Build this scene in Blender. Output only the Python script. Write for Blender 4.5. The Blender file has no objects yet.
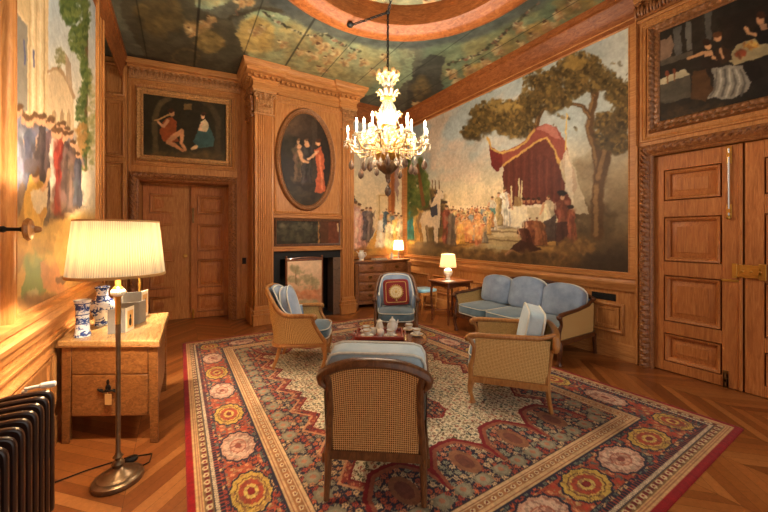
import bpy, bmesh, math, random
import numpy as np
from mathutils import Vector, Matrix
PI = math.pi
rng = random.Random(7)
nrs = np.random.RandomState(11)
scene = bpy.context.scene
COL = scene.collection

# ------------------------------------------------------------------ camera
YAW = math.radians(31.4); FPX = 334.0; CX, HY = 384.0, 235.0; EYE = 1.6
FWD = (math.sin(YAW), math.cos(YAW)); RGT = (math.cos(YAW), -math.sin(YAW))
cd = bpy.data.cameras.new('camera'); cam = bpy.data.objects.new('camera', cd); COL.objects.link(cam)
cam.location = (0, 0, EYE); cam.rotation_euler = (PI/2, 0, -YAW)
cd.sensor_width = 36; cd.lens = FPX/768*36; cd.shift_y = -(256-HY)/768; cd.clip_start = .02
scene.camera = cam
vs = scene.view_settings
vs.view_transform = 'Standard'; vs.look = 'None'; vs.gamma = 1; vs.exposure = 0.82
vs.use_curve_mapping = False

def srgb(c):
    a = np.asarray(c, dtype=float)/255.0
    return np.where(a <= .04045, a/12.92, ((a+.055)/1.055)**2.4)
def lin(*c):
    if len(c) == 1: c = c[0]
    return tuple(float(x) for x in srgb(c)) + (1.0,)

# ------------------------------------------------------------------ materials
class NT:
    def __init__(s, name):
        s.m = bpy.data.materials.new(name); s.m.use_nodes = True
        s.t = s.m.node_tree; s.t.nodes.clear()
        s.out = s.n('ShaderNodeOutputMaterial')
    def n(s, typ, **kw):
        nd = s.t.nodes.new(typ)
        for k, v in kw.items(): setattr(nd, k, v)
        return nd
    def l(s, a, b): s.t.links.new(a, b)
    def math(s, op, a, b=None):
        nd = s.n('ShaderNodeMath', operation=op)
        for i, x in enumerate((a, b)):
            if x is None: continue
            if isinstance(x, (int, float)): nd.inputs[i].default_value = x
            else: s.l(x, nd.inputs[i])
        return nd.outputs[0]
    def noise(s, scale, vec, detail=4, rough=.55, dist=0):
        nd = s.n('ShaderNodeTexNoise'); nd.inputs['Scale'].default_value = scale
        nd.inputs['Detail'].default_value = detail; nd.inputs['Roughness'].default_value = rough
        nd.inputs['Distortion'].default_value = dist
        if vec is not None: s.l(vec, nd.inputs['Vector'])
        return nd.outputs['Fac']
    def ramp(s, fac, stops):
        nd = s.n('ShaderNodeValToRGB'); e = nd.color_ramp.elements
        while len(e) < len(stops): e.new(.5)
        for k, (p, c) in enumerate(stops): e[k].position = p; e[k].color = c
        s.l(fac, nd.inputs[0]); return nd.outputs[0]
    def mix(s, a, b, fac, mode='MIX'):
        nd = s.n('ShaderNodeMix', data_type='RGBA', blend_type=mode)
        for sock, x in ((nd.inputs[0], fac), (nd.inputs[6], a), (nd.inputs[7], b)):
            if isinstance(x, (int, float)): sock.default_value = x
            elif isinstance(x, tuple): sock.default_value = x
            else: s.l(x, sock)
        return nd.outputs[2]
    def coord(s, kind='Object', scale=(1, 1, 1), rot=(0, 0, 0)):
        tc = s.n('ShaderNodeTexCoord'); mp = s.n('ShaderNodeMapping')
        mp.inputs['Scale'].default_value = scale; mp.inputs['Rotation'].default_value = rot
        s.l(tc.outputs[kind], mp.inputs[0]); return mp.outputs[0]
    def bsdf(s, color, rough=.5, metal=0, bump=None, bstr=.2, bdist=.01, coat=0, sheen=0, spec=.5, **kw):
        b = s.n('ShaderNodeBsdfPrincipled')
        for key, x in (('Base Color', color), ('Roughness', rough), ('Metallic', metal), ('Coat Weight', coat), ('Sheen Weight', sheen), ('Specular IOR Level', spec)):
            if isinstance(x, (int, float, tuple)): b.inputs[key].default_value = x
            else: s.l(x, b.inputs[key])
        for k, x in kw.items(): b.inputs[k.replace('_', ' ')].default_value = x
        if bump is not None:
            bn = s.n('ShaderNodeBump'); bn.inputs['Strength'].default_value = bstr; bn.inputs['Distance'].default_value = bdist
            s.l(bump, bn.inputs['Height']); s.l(bn.outputs[0], b.inputs['Normal'])
        s.l(b.outputs[0], s.out.inputs[0]); return b

def wood(name, dark, mid, light, grain=(14, 14, 1.2), rough=.38, coat=.25, bstr=.12, spec=.4):
    t = NT(name); v = t.coord('Object', grain)
    a = t.noise(3.2, v, 6, .65, 1.2); b = t.noise(.8, t.coord('Object', (1.3, 1.3, .8)), 3)
    fine = t.noise(22, v, 3, .7)
    c = t.ramp(a, [(.28, dark), (.5, mid), (.74, light)])
    c = t.mix(c, t.ramp(b, [(.3, (.72, .68, .64, 1)), (.7, (1.12, 1.1, 1.08, 1))]), .8, 'MULTIPLY')
    c = t.mix(c, t.ramp(fine, [(.3, (.8, .78, .76, 1)), (.6, (1.05, 1.05, 1.05, 1))]), .5, 'MULTIPLY')
    t.bsdf(c, rough, bump=fine, bstr=bstr, bdist=.004, coat=coat, spec=spec)
    return t.m
def plain(name, c, rough=.5, metal=0, coat=0, var=.15, scale=9, sheen=0, bstr=.08, spec=.5):
    t = NT(name); n = t.noise(scale, t.coord(), 4)
    lo = tuple(x*(1-var) for x in c[:3])+(1,); hi = tuple(min(1, x*(1+var)) for x in c[:3])+(1,)
    t.bsdf(t.ramp(n, [(.3, lo), (.7, hi)]), rough, metal, bump=n, bstr=bstr, bdist=.004, coat=coat, sheen=sheen, spec=spec)
    return t.m

M = {}
M['oak'] = wood('panelling_oak', lin(164, 106, 56), lin(194, 132, 74), lin(216, 160, 98), (14, 14, 1.2), .45, .06, .12, .3)
M['oak_h'] = wood('panelling_oak_horizontal', lin(164, 106, 56), lin(194, 132, 74), lin(216, 160, 98), (1.2, 1.2, 16), .45, .06, .12, .3)
M['oak_door'] = wood('door_oak', lin(154, 90, 44), lin(190, 118, 62), lin(212, 146, 84), (14, 14, 1.2), .48, .0, .14, .3)
M['oak_rim'] = wood('ceiling_rim_wood', lin(112, 60, 28), lin(146, 84, 42), lin(172, 108, 60), (3, 3, 10), .42, .0, .12, .22); M['chest'] = wood('figured_walnut', lin(112, 66, 38), lin(154, 100, 60), lin(188, 132, 84), (3, 9, 9), .3, .3); M['polished'] = wood('polished_mahogany', lin(92, 50, 28), lin(132, 80, 48), lin(166, 110, 70), (6, 6, 6), .14, .8)
M['walnut'] = wood('walnut', lin(58, 30, 16), lin(92, 52, 28), lin(124, 76, 44), (10, 10, 3), .32, .35)
M['beech'] = wood('honey_beech', lin(150, 96, 48), lin(184, 126, 68), lin(208, 154, 92), (10, 10, 3), .35, .3)
M['elm'] = wood('brown_elm', lin(74, 44, 24), lin(106, 66, 36), lin(138, 92, 54), (10, 10, 3), .35, .3)
M['mahog'] = wood('mahogany', lin(78, 40, 22), lin(122, 70, 40), lin(158, 98, 60), (2, 8, 8), .28, .45)
M['table_oak'] = wood('old_table_oak', lin(104, 62, 30), lin(146, 94, 48), lin(178, 122, 68), (3, 14, 14), .4, .2, .2)
M['table_top'] = wood('worn_table_top', lin(150, 112, 64), lin(186, 146, 92), lin(208, 172, 118), (14, 2, 14), .25, .5)
M['carved'] = wood('carved_oak', lin(110, 62, 32), lin(154, 98, 54), lin(192, 136, 84), (9, 9, 9), .4, .3, .3)
M['gilt'] = plain('gilded_frame', lin(190, 140, 84), .42, .35, 0, .35, 40, bstr=.35)
M['darkframe'] = plain('dark_gilt_frame', lin(138, 90, 50), .4, .2, .2, .35, 45, bstr=.35)
M['paleleaf'] = plain('pale_carved_leaf', lin(186, 134, 84), .5, .1, 0, .25, 40, bstr=.3)
M['brass'] = plain('brass', lin(205, 160, 78), .28, .9, 0, .1, 14)
M['oldbrass'] = plain('aged_brass', lin(128, 96, 56), .35, .85, 0, .25, 20)
M['bronze'] = plain('dark_bronze', lin(126, 100, 72), .34, .7, 0, .2, 20)
M['iron'] = plain('black_iron', lin(22, 20, 19), .5, .4, 0, .2, 30)
M['radiator'] = plain('radiator_brown_enamel', lin(44, 28, 22), .28, .1, .4, .12, 12)
M['black'] = plain('soot_black', lin(14, 13, 13), .7, 0, 0, .3, 12)
M['slate'] = plain('black_slate', lin(9, 9, 10), .65, 0, 0, .3, 9)
M['white'] = plain('white_glaze', lin(232, 228, 216), .22, 0, .5, .04, 10)
M['whiteplastic'] = plain('white_plastic', lin(225, 220, 205), .4, 0, 0, .05, 10)
M['silver'] = plain('silver', lin(210, 205, 196), .2, .95, 0, .06, 14)
M['redlacquer'] = plain('red_lacquer', lin(140, 46, 30), .3, 0, .5, .12, 14)
M['grey_card'] = plain('grey_card', lin(122, 118, 112), .7, 0, 0, .08, 30)
M['cream_card'] = plain('cream_card', lin(222, 208, 182), .7, 0, 0, .05, 30)
M['tagcard'] = plain('manila_card', lin(206, 158, 92), .7, 0, 0, .08, 30)
M['piping'] = plain('pale_piping', lin(226, 222, 206), .7, 0, 0, .1, 60, bstr=.3)

def velvet(name, a, b):
    t = NT(name); n = t.noise(5, t.coord(), 4, .6); f = t.noise(160, t.coord(), 2)
    c = t.ramp(n, [(.3, a), (.72, b)])
    t.bsdf(c, .75, bump=f, bstr=.15, bdist=.002, sheen=.55, spec=.25)
    return t.m
M['velvet'] = velvet('blue_velvet', lin(112, 130, 154), lin(156, 172, 194))
M['velvet_teal'] = velvet('teal_velvet', lin(74, 102, 116), lin(112, 140, 154))
M['velvet_pale'] = velvet('pale_blue_velvet', lin(160, 184, 196), lin(204, 218, 222))
M['velvet_sky'] = velvet('sky_blue_velvet', lin(112, 164, 194), lin(148, 196, 220))
M['needle'] = velvet('crimson_needlework', lin(110, 20, 22), lin(142, 32, 30))

def cane_mat(name, c1, c2, hole, trans):
    t = NT(name); uv = t.n('ShaderNodeUVMap'); sp = t.n('ShaderNodeSeparateXYZ'); t.l(uv.outputs[0], sp.inputs[0])
    p = 2*PI/.0128
    su = t.math('SINE', t.math('MULTIPLY', sp.outputs[0], p)); sv = t.math('SINE', t.math('MULTIPLY', sp.outputs[1], p))
    prod = t.math('ADD', su, sv)
    fac = t.math('GREATER_THAN', prod, .45)
    n = t.noise(60, uv.outputs[0], 3)
    c = t.ramp(n, [(.3, c1), (.7, c2)])
    b = t.bsdf(c, .5, bump=prod, bstr=.4, bdist=.003)
    tr = t.n('ShaderNodeBsdfTransparent'); dk = t.n('ShaderNodeBsdfDiffuse'); dk.inputs[0].default_value = hole
    m0 = t.n('ShaderNodeMixShader'); m0.inputs[0].default_value = trans; t.l(dk.outputs[0], m0.inputs[1]); t.l(tr.outputs[0], m0.inputs[2])
    m1 = t.n('ShaderNodeMixShader'); t.l(fac, m1.inputs[0]); t.l(b.outputs[0], m1.inputs[1]); t.l(m0.outputs[0], m1.inputs[2])
    t.l(m1.outputs[0], t.out.inputs[0]); return t.m
M['cane'] = cane_mat('honey_cane', lin(222, 178, 106), lin(242, 206, 138), lin(160, 112, 58), 0)
M['cane_dark'] = cane_mat('brown_cane', lin(208, 150, 88), lin(234, 182, 116), lin(92, 56, 30), 0)

def attr_mat(name, rough=.5, grain=0, spec=.4, coat=0, bump_scale=90, bstr=.1, sheen=0):
    t = NT(name); a = t.n('ShaderNodeAttribute'); a.attribute_name = 'Col'
    c = a.outputs['Color']; n = t.noise(bump_scale, t.coord(), 3)
    if grain: c = t.mix(c, t.ramp(n, [(.25, (1-grain,)*3+(1,)), (.7, (1+grain*.4,)*3+(1,))]), 1.0, 'MULTIPLY')
    t.bsdf(c, rough, bump=n, bstr=bstr, bdist=.003, spec=spec, coat=coat, sheen=sheen)
    return t.m
M['canvas'] = attr_mat('oil_paint_on_canvas', .55, .12, .22, 0, 60)
M['glossy_canvas'] = attr_mat('varnished_oil_paint', .5, .1, .2, .0, 40)
M['rug'] = attr_mat('wool_pile', .95, .25, .1, 0, 240, .35, .15)
M['ceilpaint'] = attr_mat('painted_ceiling_boards', .6, .15, .3, 0, 50)

def glow(name, c, strength, trans=.6, pleats=0):
    t = NT(name); e = t.n('ShaderNodeEmission'); e.inputs[0].default_value = c; e.inputs[1].default_value = strength
    if trans:
        tr = t.n('ShaderNodeBsdfTranslucent'); tr.inputs[0].default_value = c
        df = t.n('ShaderNodeBsdfDiffuse'); df.inputs[0].default_value = c
        m = t.n('ShaderNodeMixShader'); m.inputs[0].default_value = trans; t.l(df.outputs[0], m.inputs[1]); t.l(tr.outputs[0], m.inputs[2])
        if pleats:          # gathered cloth: the folded-over half of every pleat is two layers thick
            g = t.n('ShaderNodeTexGradient', gradient_type='RADIAL'); tc = t.n('ShaderNodeTexCoord'); t.l(tc.outputs['Object'], g.inputs[0])
            sn = t.math('SINE', t.math('MULTIPLY', g.outputs['Fac'], 2*PI*pleats))
            cc = t.ramp(t.math('ADD', t.math('MULTIPLY', sn, .5), .5), [(.1, tuple(x*.76 for x in c[:3])+(1,)), (.7, tuple(min(1, x*1.04) for x in c[:3])+(1,))])
            t.l(cc, tr.inputs[0]); t.l(cc, df.inputs[0]); t.l(cc, e.inputs[0])
        ad = t.n('ShaderNodeAddShader'); t.l(m.outputs[0], ad.inputs[0]); t.l(e.outputs[0], ad.inputs[1]); t.l(ad.outputs[0], t.out.inputs[0])
    else: t.l(e.outputs[0], t.out.inputs[0])
    return t.m
M['bulb'] = glow('lit_bulb', (1, .86, .62, 1), 26, 0)
M['shade'] = glow('pleated_cream_shade', (.74, .62, .42, 1), .18, .3, 130)
M['shade_tan'] = glow('tan_pleated_shade', (.46, .30, .14, 1), .7, .12, 40)
M['shade_small'] = glow('small_cream_shade', (.95, .8, .5, 1), .55, .6, 40)
t = NT('cut_crystal'); b = t.bsdf((.96, .86, .70, 1), .12, IOR=1.5, Transmission_Weight=.75, coat=.3); M['crystal'] = t.m
t = NT('smoky_crystal'); b = t.bsdf((.3, .2, .14, 1), .08, IOR=1.5, Transmission_Weight=.5, coat=.3); M['smoky'] = t.m
M['porcelain_arm'] = plain('pale_gilt_glass', lin(214, 178, 120), .2, .3, .6, .1, 30)

# ------------------------------------------------------------------ mesh builder
class MB:
    def __init__(s, mat=None): s.v = []; s.f = []; s.M = mat or Matrix(); s.uv = {}
    def add(s, vs, fs):
        b = len(s.v); Mx = s.M
        s.v.extend(tuple(Mx @ Vector(p)) for p in vs)
        s.f.extend(tuple(b+i for i in f) for f in fs)
        return b
    def box(s, lo, hi):
        (a, b, c), (d, e, f) = lo, hi
        s.add([(a, b, c), (d, b, c), (d, e, c), (a, e, c), (a, b, f), (d, b, f), (d, e, f), (a, e, f)],
              [(0, 3, 2, 1), (4, 5, 6, 7), (0, 1, 5, 4), (1, 2, 6, 5), (2, 3, 7, 6), (3, 0, 4, 7)])
    def hexa(s, p):   # 4 bottom + 4 top points
        s.add(p, [(0, 3, 2, 1), (4, 5, 6, 7), (0, 1, 5, 4), (1, 2, 6, 5), (2, 3, 7, 6), (3, 0, 4, 7)])
    def prism(s, poly, z0, z1):
        n = len(poly)
        s.add([(x, y, z0) for x, y in poly]+[(x, y, z1) for x, y in poly],
              [tuple(range(n-1, -1, -1)), tuple(range(n, 2*n))]+[(i, (i+1) % n, n+(i+1) % n, n+i) for i in range(n)])
    def lathe(s, prof, at=(0, 0, 0), n=24, rfun=None, caps=True):
        vs = []; fs = []
        for j, (r, z) in enumerate(prof):
            for i in range(n):
                a = 2*PI*i/n; rr = r*(rfun(a, z) if rfun else 1)
                vs.append((at[0]+rr*math.cos(a), at[1]+rr*math.sin(a), at[2]+z))
        for j in range(len(prof)-1):
            for i in range(n):
                k = (i+1) % n; fs.append((j*n+i, j*n+k, (j+1)*n+k, (j+1)*n+i))
        if caps and prof[0][0] > 1e-4: fs.append(tuple(range(n-1, -1, -1)))
        if caps and prof[-1][0] > 1e-4: fs.append(tuple((len(prof)-1)*n+i for i in range(n)))
        s.add(vs, fs)
    def tube(s, pts, r, n=8, closed=False, flat=1.0):
        pts = [Vector(p) for p in pts]; m = len(pts); rs = r if isinstance(r, (list, tuple)) else [r]*m
        vs = []; fs = []; up = None
        for i, p in enumerate(pts):
            a = pts[(i-1) % m] if (closed or i > 0) else p; b = pts[(i+1) % m] if (closed or i < m-1) else p
            t = (b-a)
            if t.length < 1e-9: t = Vector((0, 0, 1))
            t.normalize()
            if up is None:
                up = Vector((0, 0, 1)) if abs(t.z) < .9 else Vector((1, 0, 0))
            sd = t.cross(up)
            if sd.length < 1e-6: sd = t.cross(Vector((0, 1, 0)))
            sd.normalize(); up = sd.cross(t).normalized()
            for k in range(n):
                an = 2*PI*k/n
                vs.append(tuple(p+(sd*math.cos(an)+up*math.sin(an)*flat)*rs[i]))
        for i in range(m if closed else m-1):
            j = (i+1) % m
            for k in range(n):
                q = (k+1) % n; fs.append((i*n+k, i*n+q, j*n+q, j*n+k))
        if not closed: fs += [tuple(range(n-1, -1, -1)), tuple((m-1)*n+k for k in range(n))]
        s.add(vs, fs)
    def blob(s, c, r, nu=10, nv=6, rot=None):
        if isinstance(r, (int, float)): r = (r, r, r)
        vs = []; fs = []
        for j in range(nv+1):
            th = PI*j/nv
            for i in range(nu):
                a = 2*PI*i/nu
                p = Vector((r[0]*math.sin(th)*math.cos(a), r[1]*math.sin(th)*math.sin(a), -r[2]*math.cos(th)))
                if rot is not None: p = rot @ p
                vs.append((c[0]+p.x, c[1]+p.y, c[2]+p.z))
        for j in range(nv):
            for i in range(nu):
                k = (i+1) % nu; fs.append((j*nu+i, j*nu+k, (j+1)*nu+k, (j+1)*nu+i))
        s.add(vs, fs)
    def frame(s, u0, v0, u1, v1, prof):      # mitred rectangular moulding, prof = [(outward offset, height)]
        n = len(prof); vs = []
        for (su, sv, cu, cv) in ((-1, -1, u0, v0), (1, -1, u1, v0), (1, 1, u1, v1), (-1, 1, u0, v1)):
            vs += [(cu+su*o, cv+sv*o, w) for o, w in prof]
        fs = []
        for c in range(4):
            d = (c+1) % 4
            for i in range(n-1): fs.append((c*n+i, c*n+i+1, d*n+i+1, d*n+i))
        s.add(vs, fs)
    def carved(s, u0, v0, u1, v1, prof, pitch, amp, sides='brtl', step=.0085):
        # moulding with a running leaf relief; prof = [(offset, height, relief weight)]
        n = len(prof)
        cs = [(-1, -1, u0, v0), (1, -1, u1, v0), (1, 1, u1, v1), (-1, 1, u0, v1)]
        for c, nm in enumerate('brtl'):
            if nm not in sides: continue
            A, B = cs[c], cs[(c+1) % 4]
            L = max(abs(B[2]-A[2]), abs(B[3]-A[3])); k = max(2, int(L/step)); vs = []; fs = []
            for i in range(k+1):
                t = i/k
                for j, (o, w, q) in enumerate(prof):
                    a = (A[2]+A[0]*o, A[3]+A[1]*o); b = (B[2]+B[0]*o, B[3]+B[1]*o)
                    sL = t*L; ph = sL/pitch
                    rel = q*amp*(abs(math.sin(PI*ph+.9*j))*1.2-.5+.35*math.sin(2*PI*ph*2.3+j*2))
                    vs.append((a[0]+(b[0]-a[0])*t, a[1]+(b[1]-a[1])*t, w+rel))
            for i in range(k):
                for j in range(n-1): fs.append((i*n+j, i*n+j+1, (i+1)*n+j+1, (i+1)*n+j))
            s.add(vs, fs)
    def run(s, path, prof, closed=False):
        # extrude prof [(out, up)] along a horizontal polyline path [(x,y)], out = to the right of travel
        m = len(path); n = len(prof); vs = []
        for i in range(m):
            P = Vector(path[i])
            d0 = (P-Vector(path[(i-1) % m])) if (closed or i > 0) else None
            d1 = (Vector(path[(i+1) % m])-P) if (closed or i < m-1) else None
            d0 = d0.normalized() if d0 is not None else d1.normalized(); d1 = d1.normalized() if d1 is not None else d0
            n0 = Vector((d0.y, -d0.x)); n1 = Vector((d1.y, -d1.x))
            nn = (n0+n1); nn = nn/max(.2, nn.length_squared)*2
            vs += [(P.x+nn.x*o, P.y+nn.y*o, z) for o, z in prof]
        fs = []
        for i in range(m if closed else m-1):
            j = (i+1) % m
            for k in range(n-1): fs.append((i*n+k, j*n+k, j*n+k+1, i*n+k+1))
        if not closed: fs += [tuple(range(n)), tuple((m-1)*n+k for k in range(n-1, -1, -1))]
        s.add(vs, fs)
    def grid(s, fn, nu, nv, uvfn=None, closed_u=False):
        vs = []; b = len(s.v)
        for j in range(nv+1):
            for i in range(nu+1): vs.append(fn(i/nu, j/nv))
        fs = [(j*(nu+1)+i, j*(nu+1)+i+1, (j+1)*(nu+1)+i+1, (j+1)*(nu+1)+i) for j in range(nv) for i in range(nu)]
        s.add(vs, fs)
        if uvfn:
            k = b
            for j in range(nv+1):
                for i in range(nu+1): s.uv[k] = uvfn(i/nu, j/nv); k += 1
    def cushion(s, size, Mx=None, k=5.0, puff=.18, n=9, arch=0):
        # plump rounded pad; size = full (x,y,z); thickness along z
        old = s.M; s.M = old @ (Mx or Matrix())
        hx, hy, hz = (q/2 for q in size); vs = []; fs = []
        def pt(p):
            x, y, z = p
            l = (abs(x)**k+abs(y)**k+abs(z)**k)**(1/k); x, y, z = x/l, y/l, z/l
            e = (1-abs(x)**2.4)*(1-abs(y)**2.4)
            z = z*(.72+puff*1.6*e)
            yy = y*hy
            if arch and y > 0: yy -= arch*x*x*y
            return (x*hx, yy, z*hz)
        for ax in range(3):
            for sg in (-1, 1):
                b = len(vs)
                for j in range(n+1):
                    for i in range(n+1):
                        a = -1+2*i/n; c = -1+2*j/n; p = [0, 0, 0]
                        p[ax] = sg; p[(ax+1) % 3] = a; p[(ax+2) % 3] = c; vs.append(pt(p))
                for j in range(n):
                    for i in range(n):
                        q = (b+j*(n+1)+i, b+j*(n+1)+i+1, b+(j+1)*(n+1)+i+1, b+(j+1)*(n+1)+i)
                        fs.append(q if sg > 0 else q[::-1])
        s.add(vs, fs); s.M = old
    def piping(s, size, z, r, Mx=None, k=5.0, arch=0, n=48):
        old = s.M; s.M = old @ (Mx or Matrix()); hx, hy = size[0]/2, size[1]/2; pts = []
        for i in range(n):
            a = 2*PI*i/n; x, y = math.cos(a), math.sin(a); l = (abs(x)**k+abs(y)**k)**(1/k); x /= l; y /= l
            yy = y*hy
            if arch and y > 0: yy -= arch*x*x*y
            pts.append((x*hx, yy, z))
        s.tube(pts, r, 6, True); s.M = old
    def build(s, name, mat, parent=None, angle=40, bevel=0, weld=True, segs=2):
        me = bpy.data.meshes.new(name); me.from_pydata(s.v, [], s.f); me.materials.append(mat)
        if s.uv:
            ul = me.uv_layers.new(name='UVMap'); li = np.zeros(len(me.loops), dtype=np.int32); me.loops.foreach_get('vertex_index', li)
            arr = np.zeros((len(me.vertices), 2)); 
            for k_, q in s.uv.items(): arr[k_] = q
            ul.data.foreach_set('uv', arr[li].astype(np.float32).ravel())
        bm = bmesh.new(); bm.from_mesh(me)
        if weld: bmesh.ops.remove_doubles(bm, verts=bm.verts, dist=1e-5)
        bmesh.ops.recalc_face_normals(bm, faces=bm.faces) if weld else None
        bm.to_mesh(me); bm.free()
        me.polygons.foreach_set('use_smooth', [True]*len(me.polygons))
        me.set_sharp_from_angle(angle=math.radians(angle))
        o = bpy.data.objects.new(name, me); COL.objects.link(o)
        if parent is not None: o.parent = parent
        if bevel:
            bv = o.modifiers.new('bevel', 'BEVEL'); bv.width = bevel; bv.segments = segs; bv.limit_method = 'ANGLE'; bv.angle_limit = math.radians(35)
        return o

def tag(o, label, cat, group=None):
    o['label'] = label; o['category'] = cat
    if group: o['group'] = group
    return o
def thing(name, label, cat, loc=(0, 0, 0), rz=0, group=None):
    o = bpy.data.objects.new(name, None); COL.objects.link(o); o.empty_display_size = .1
    o.location = loc; o.rotation_euler = (0, 0, rz)
    return tag(o, label, cat, group)
def attach(o, root):      # parent a mesh that was built in world coordinates
    o.parent = root; o.matrix_parent_inverse = root.matrix_basis.inverted(); return o
def struct(o): o['kind'] = 'structure'; return o
def copy_tree(root, loc, rz, label, group=None):
    r = root.copy(); COL.objects.link(r); r.location = loc; r.rotation_euler = (0, 0, rz); r['label'] = label
    if group: r['group'] = group
    for ch in list(root.children):
        c = ch.copy(); COL.objects.link(c); c.parent = r
        for g in list(ch.children):
            d = g.copy(); COL.objects.link(d); d.parent = c
    return r
def face_dir(fx, fy): return math.atan2(-fx, fy)     # rotation that turns local +Y to (fx, fy)

# wall frames: u to the right for someone facing the wall, v up, w out into the room
def wallframe(o, u):
    u = Vector((u[0], u[1], 0)).normalized(); v = Vector((0, 0, 1)); w = u.cross(v)
    return Matrix(((u.x, v.x, w.x, o[0]), (u.y, v.y, w.y, o[1]), (u.z, v.z, w.z, 0), (0, 0, 0, 1)))
XR, YB, XL, ZC = 4.85, 6.94, -.85, 4.55
DA = math.radians(9)
WR = wallframe((XR, YB), (0, -1))            # u = YB - y
WB = wallframe((0, YB), (1, 0))              # u = x
WL = wallframe((XL, 0), (0, 1))              # u = y
WD = wallframe((1.12, 6.87), (math.cos(DA), -math.sin(DA)))   # u <= 0
WF = wallframe((0, 6.25), (1, 0))            # chimney breast face, u = x
WC = Matrix(((1, 0, 0, 0), (0, 1, 0, 0), (0, 0, -1, ZC), (0, 0, 0, 1)))   # ceiling: u = x, v = y, w = down

# ------------------------------------------------------------------ painting helper
def vnoise(u, v, sc, seed=0, octv=4, rough=.55):
    r = np.random.RandomState(seed); out = np.zeros_like(u); amp = 1; tot = 0
    for o in range(octv):
        L = r.rand(64, 64); x = u*sc; y = v*sc
        xi = np.floor(x).astype(int); yi = np.floor(y).astype(int); fx = x-xi; fy = y-yi
        fx = fx*fx*(3-2*fx); fy = fy*fy*(3-2*fy)
        a = L[yi % 64, xi % 64]; b_ = L[yi % 64, (xi+1) % 64]; c = L[(yi+1) % 64, xi % 64]; d = L[(yi+1) % 64, (xi+1) % 64]
        out += amp*((a*(1-fx)+b_*fx)*(1-fy)+(c*(1-fx)+d*fx)*fy); tot += amp; amp *= rough; sc *= 2.03
    return out/tot

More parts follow.
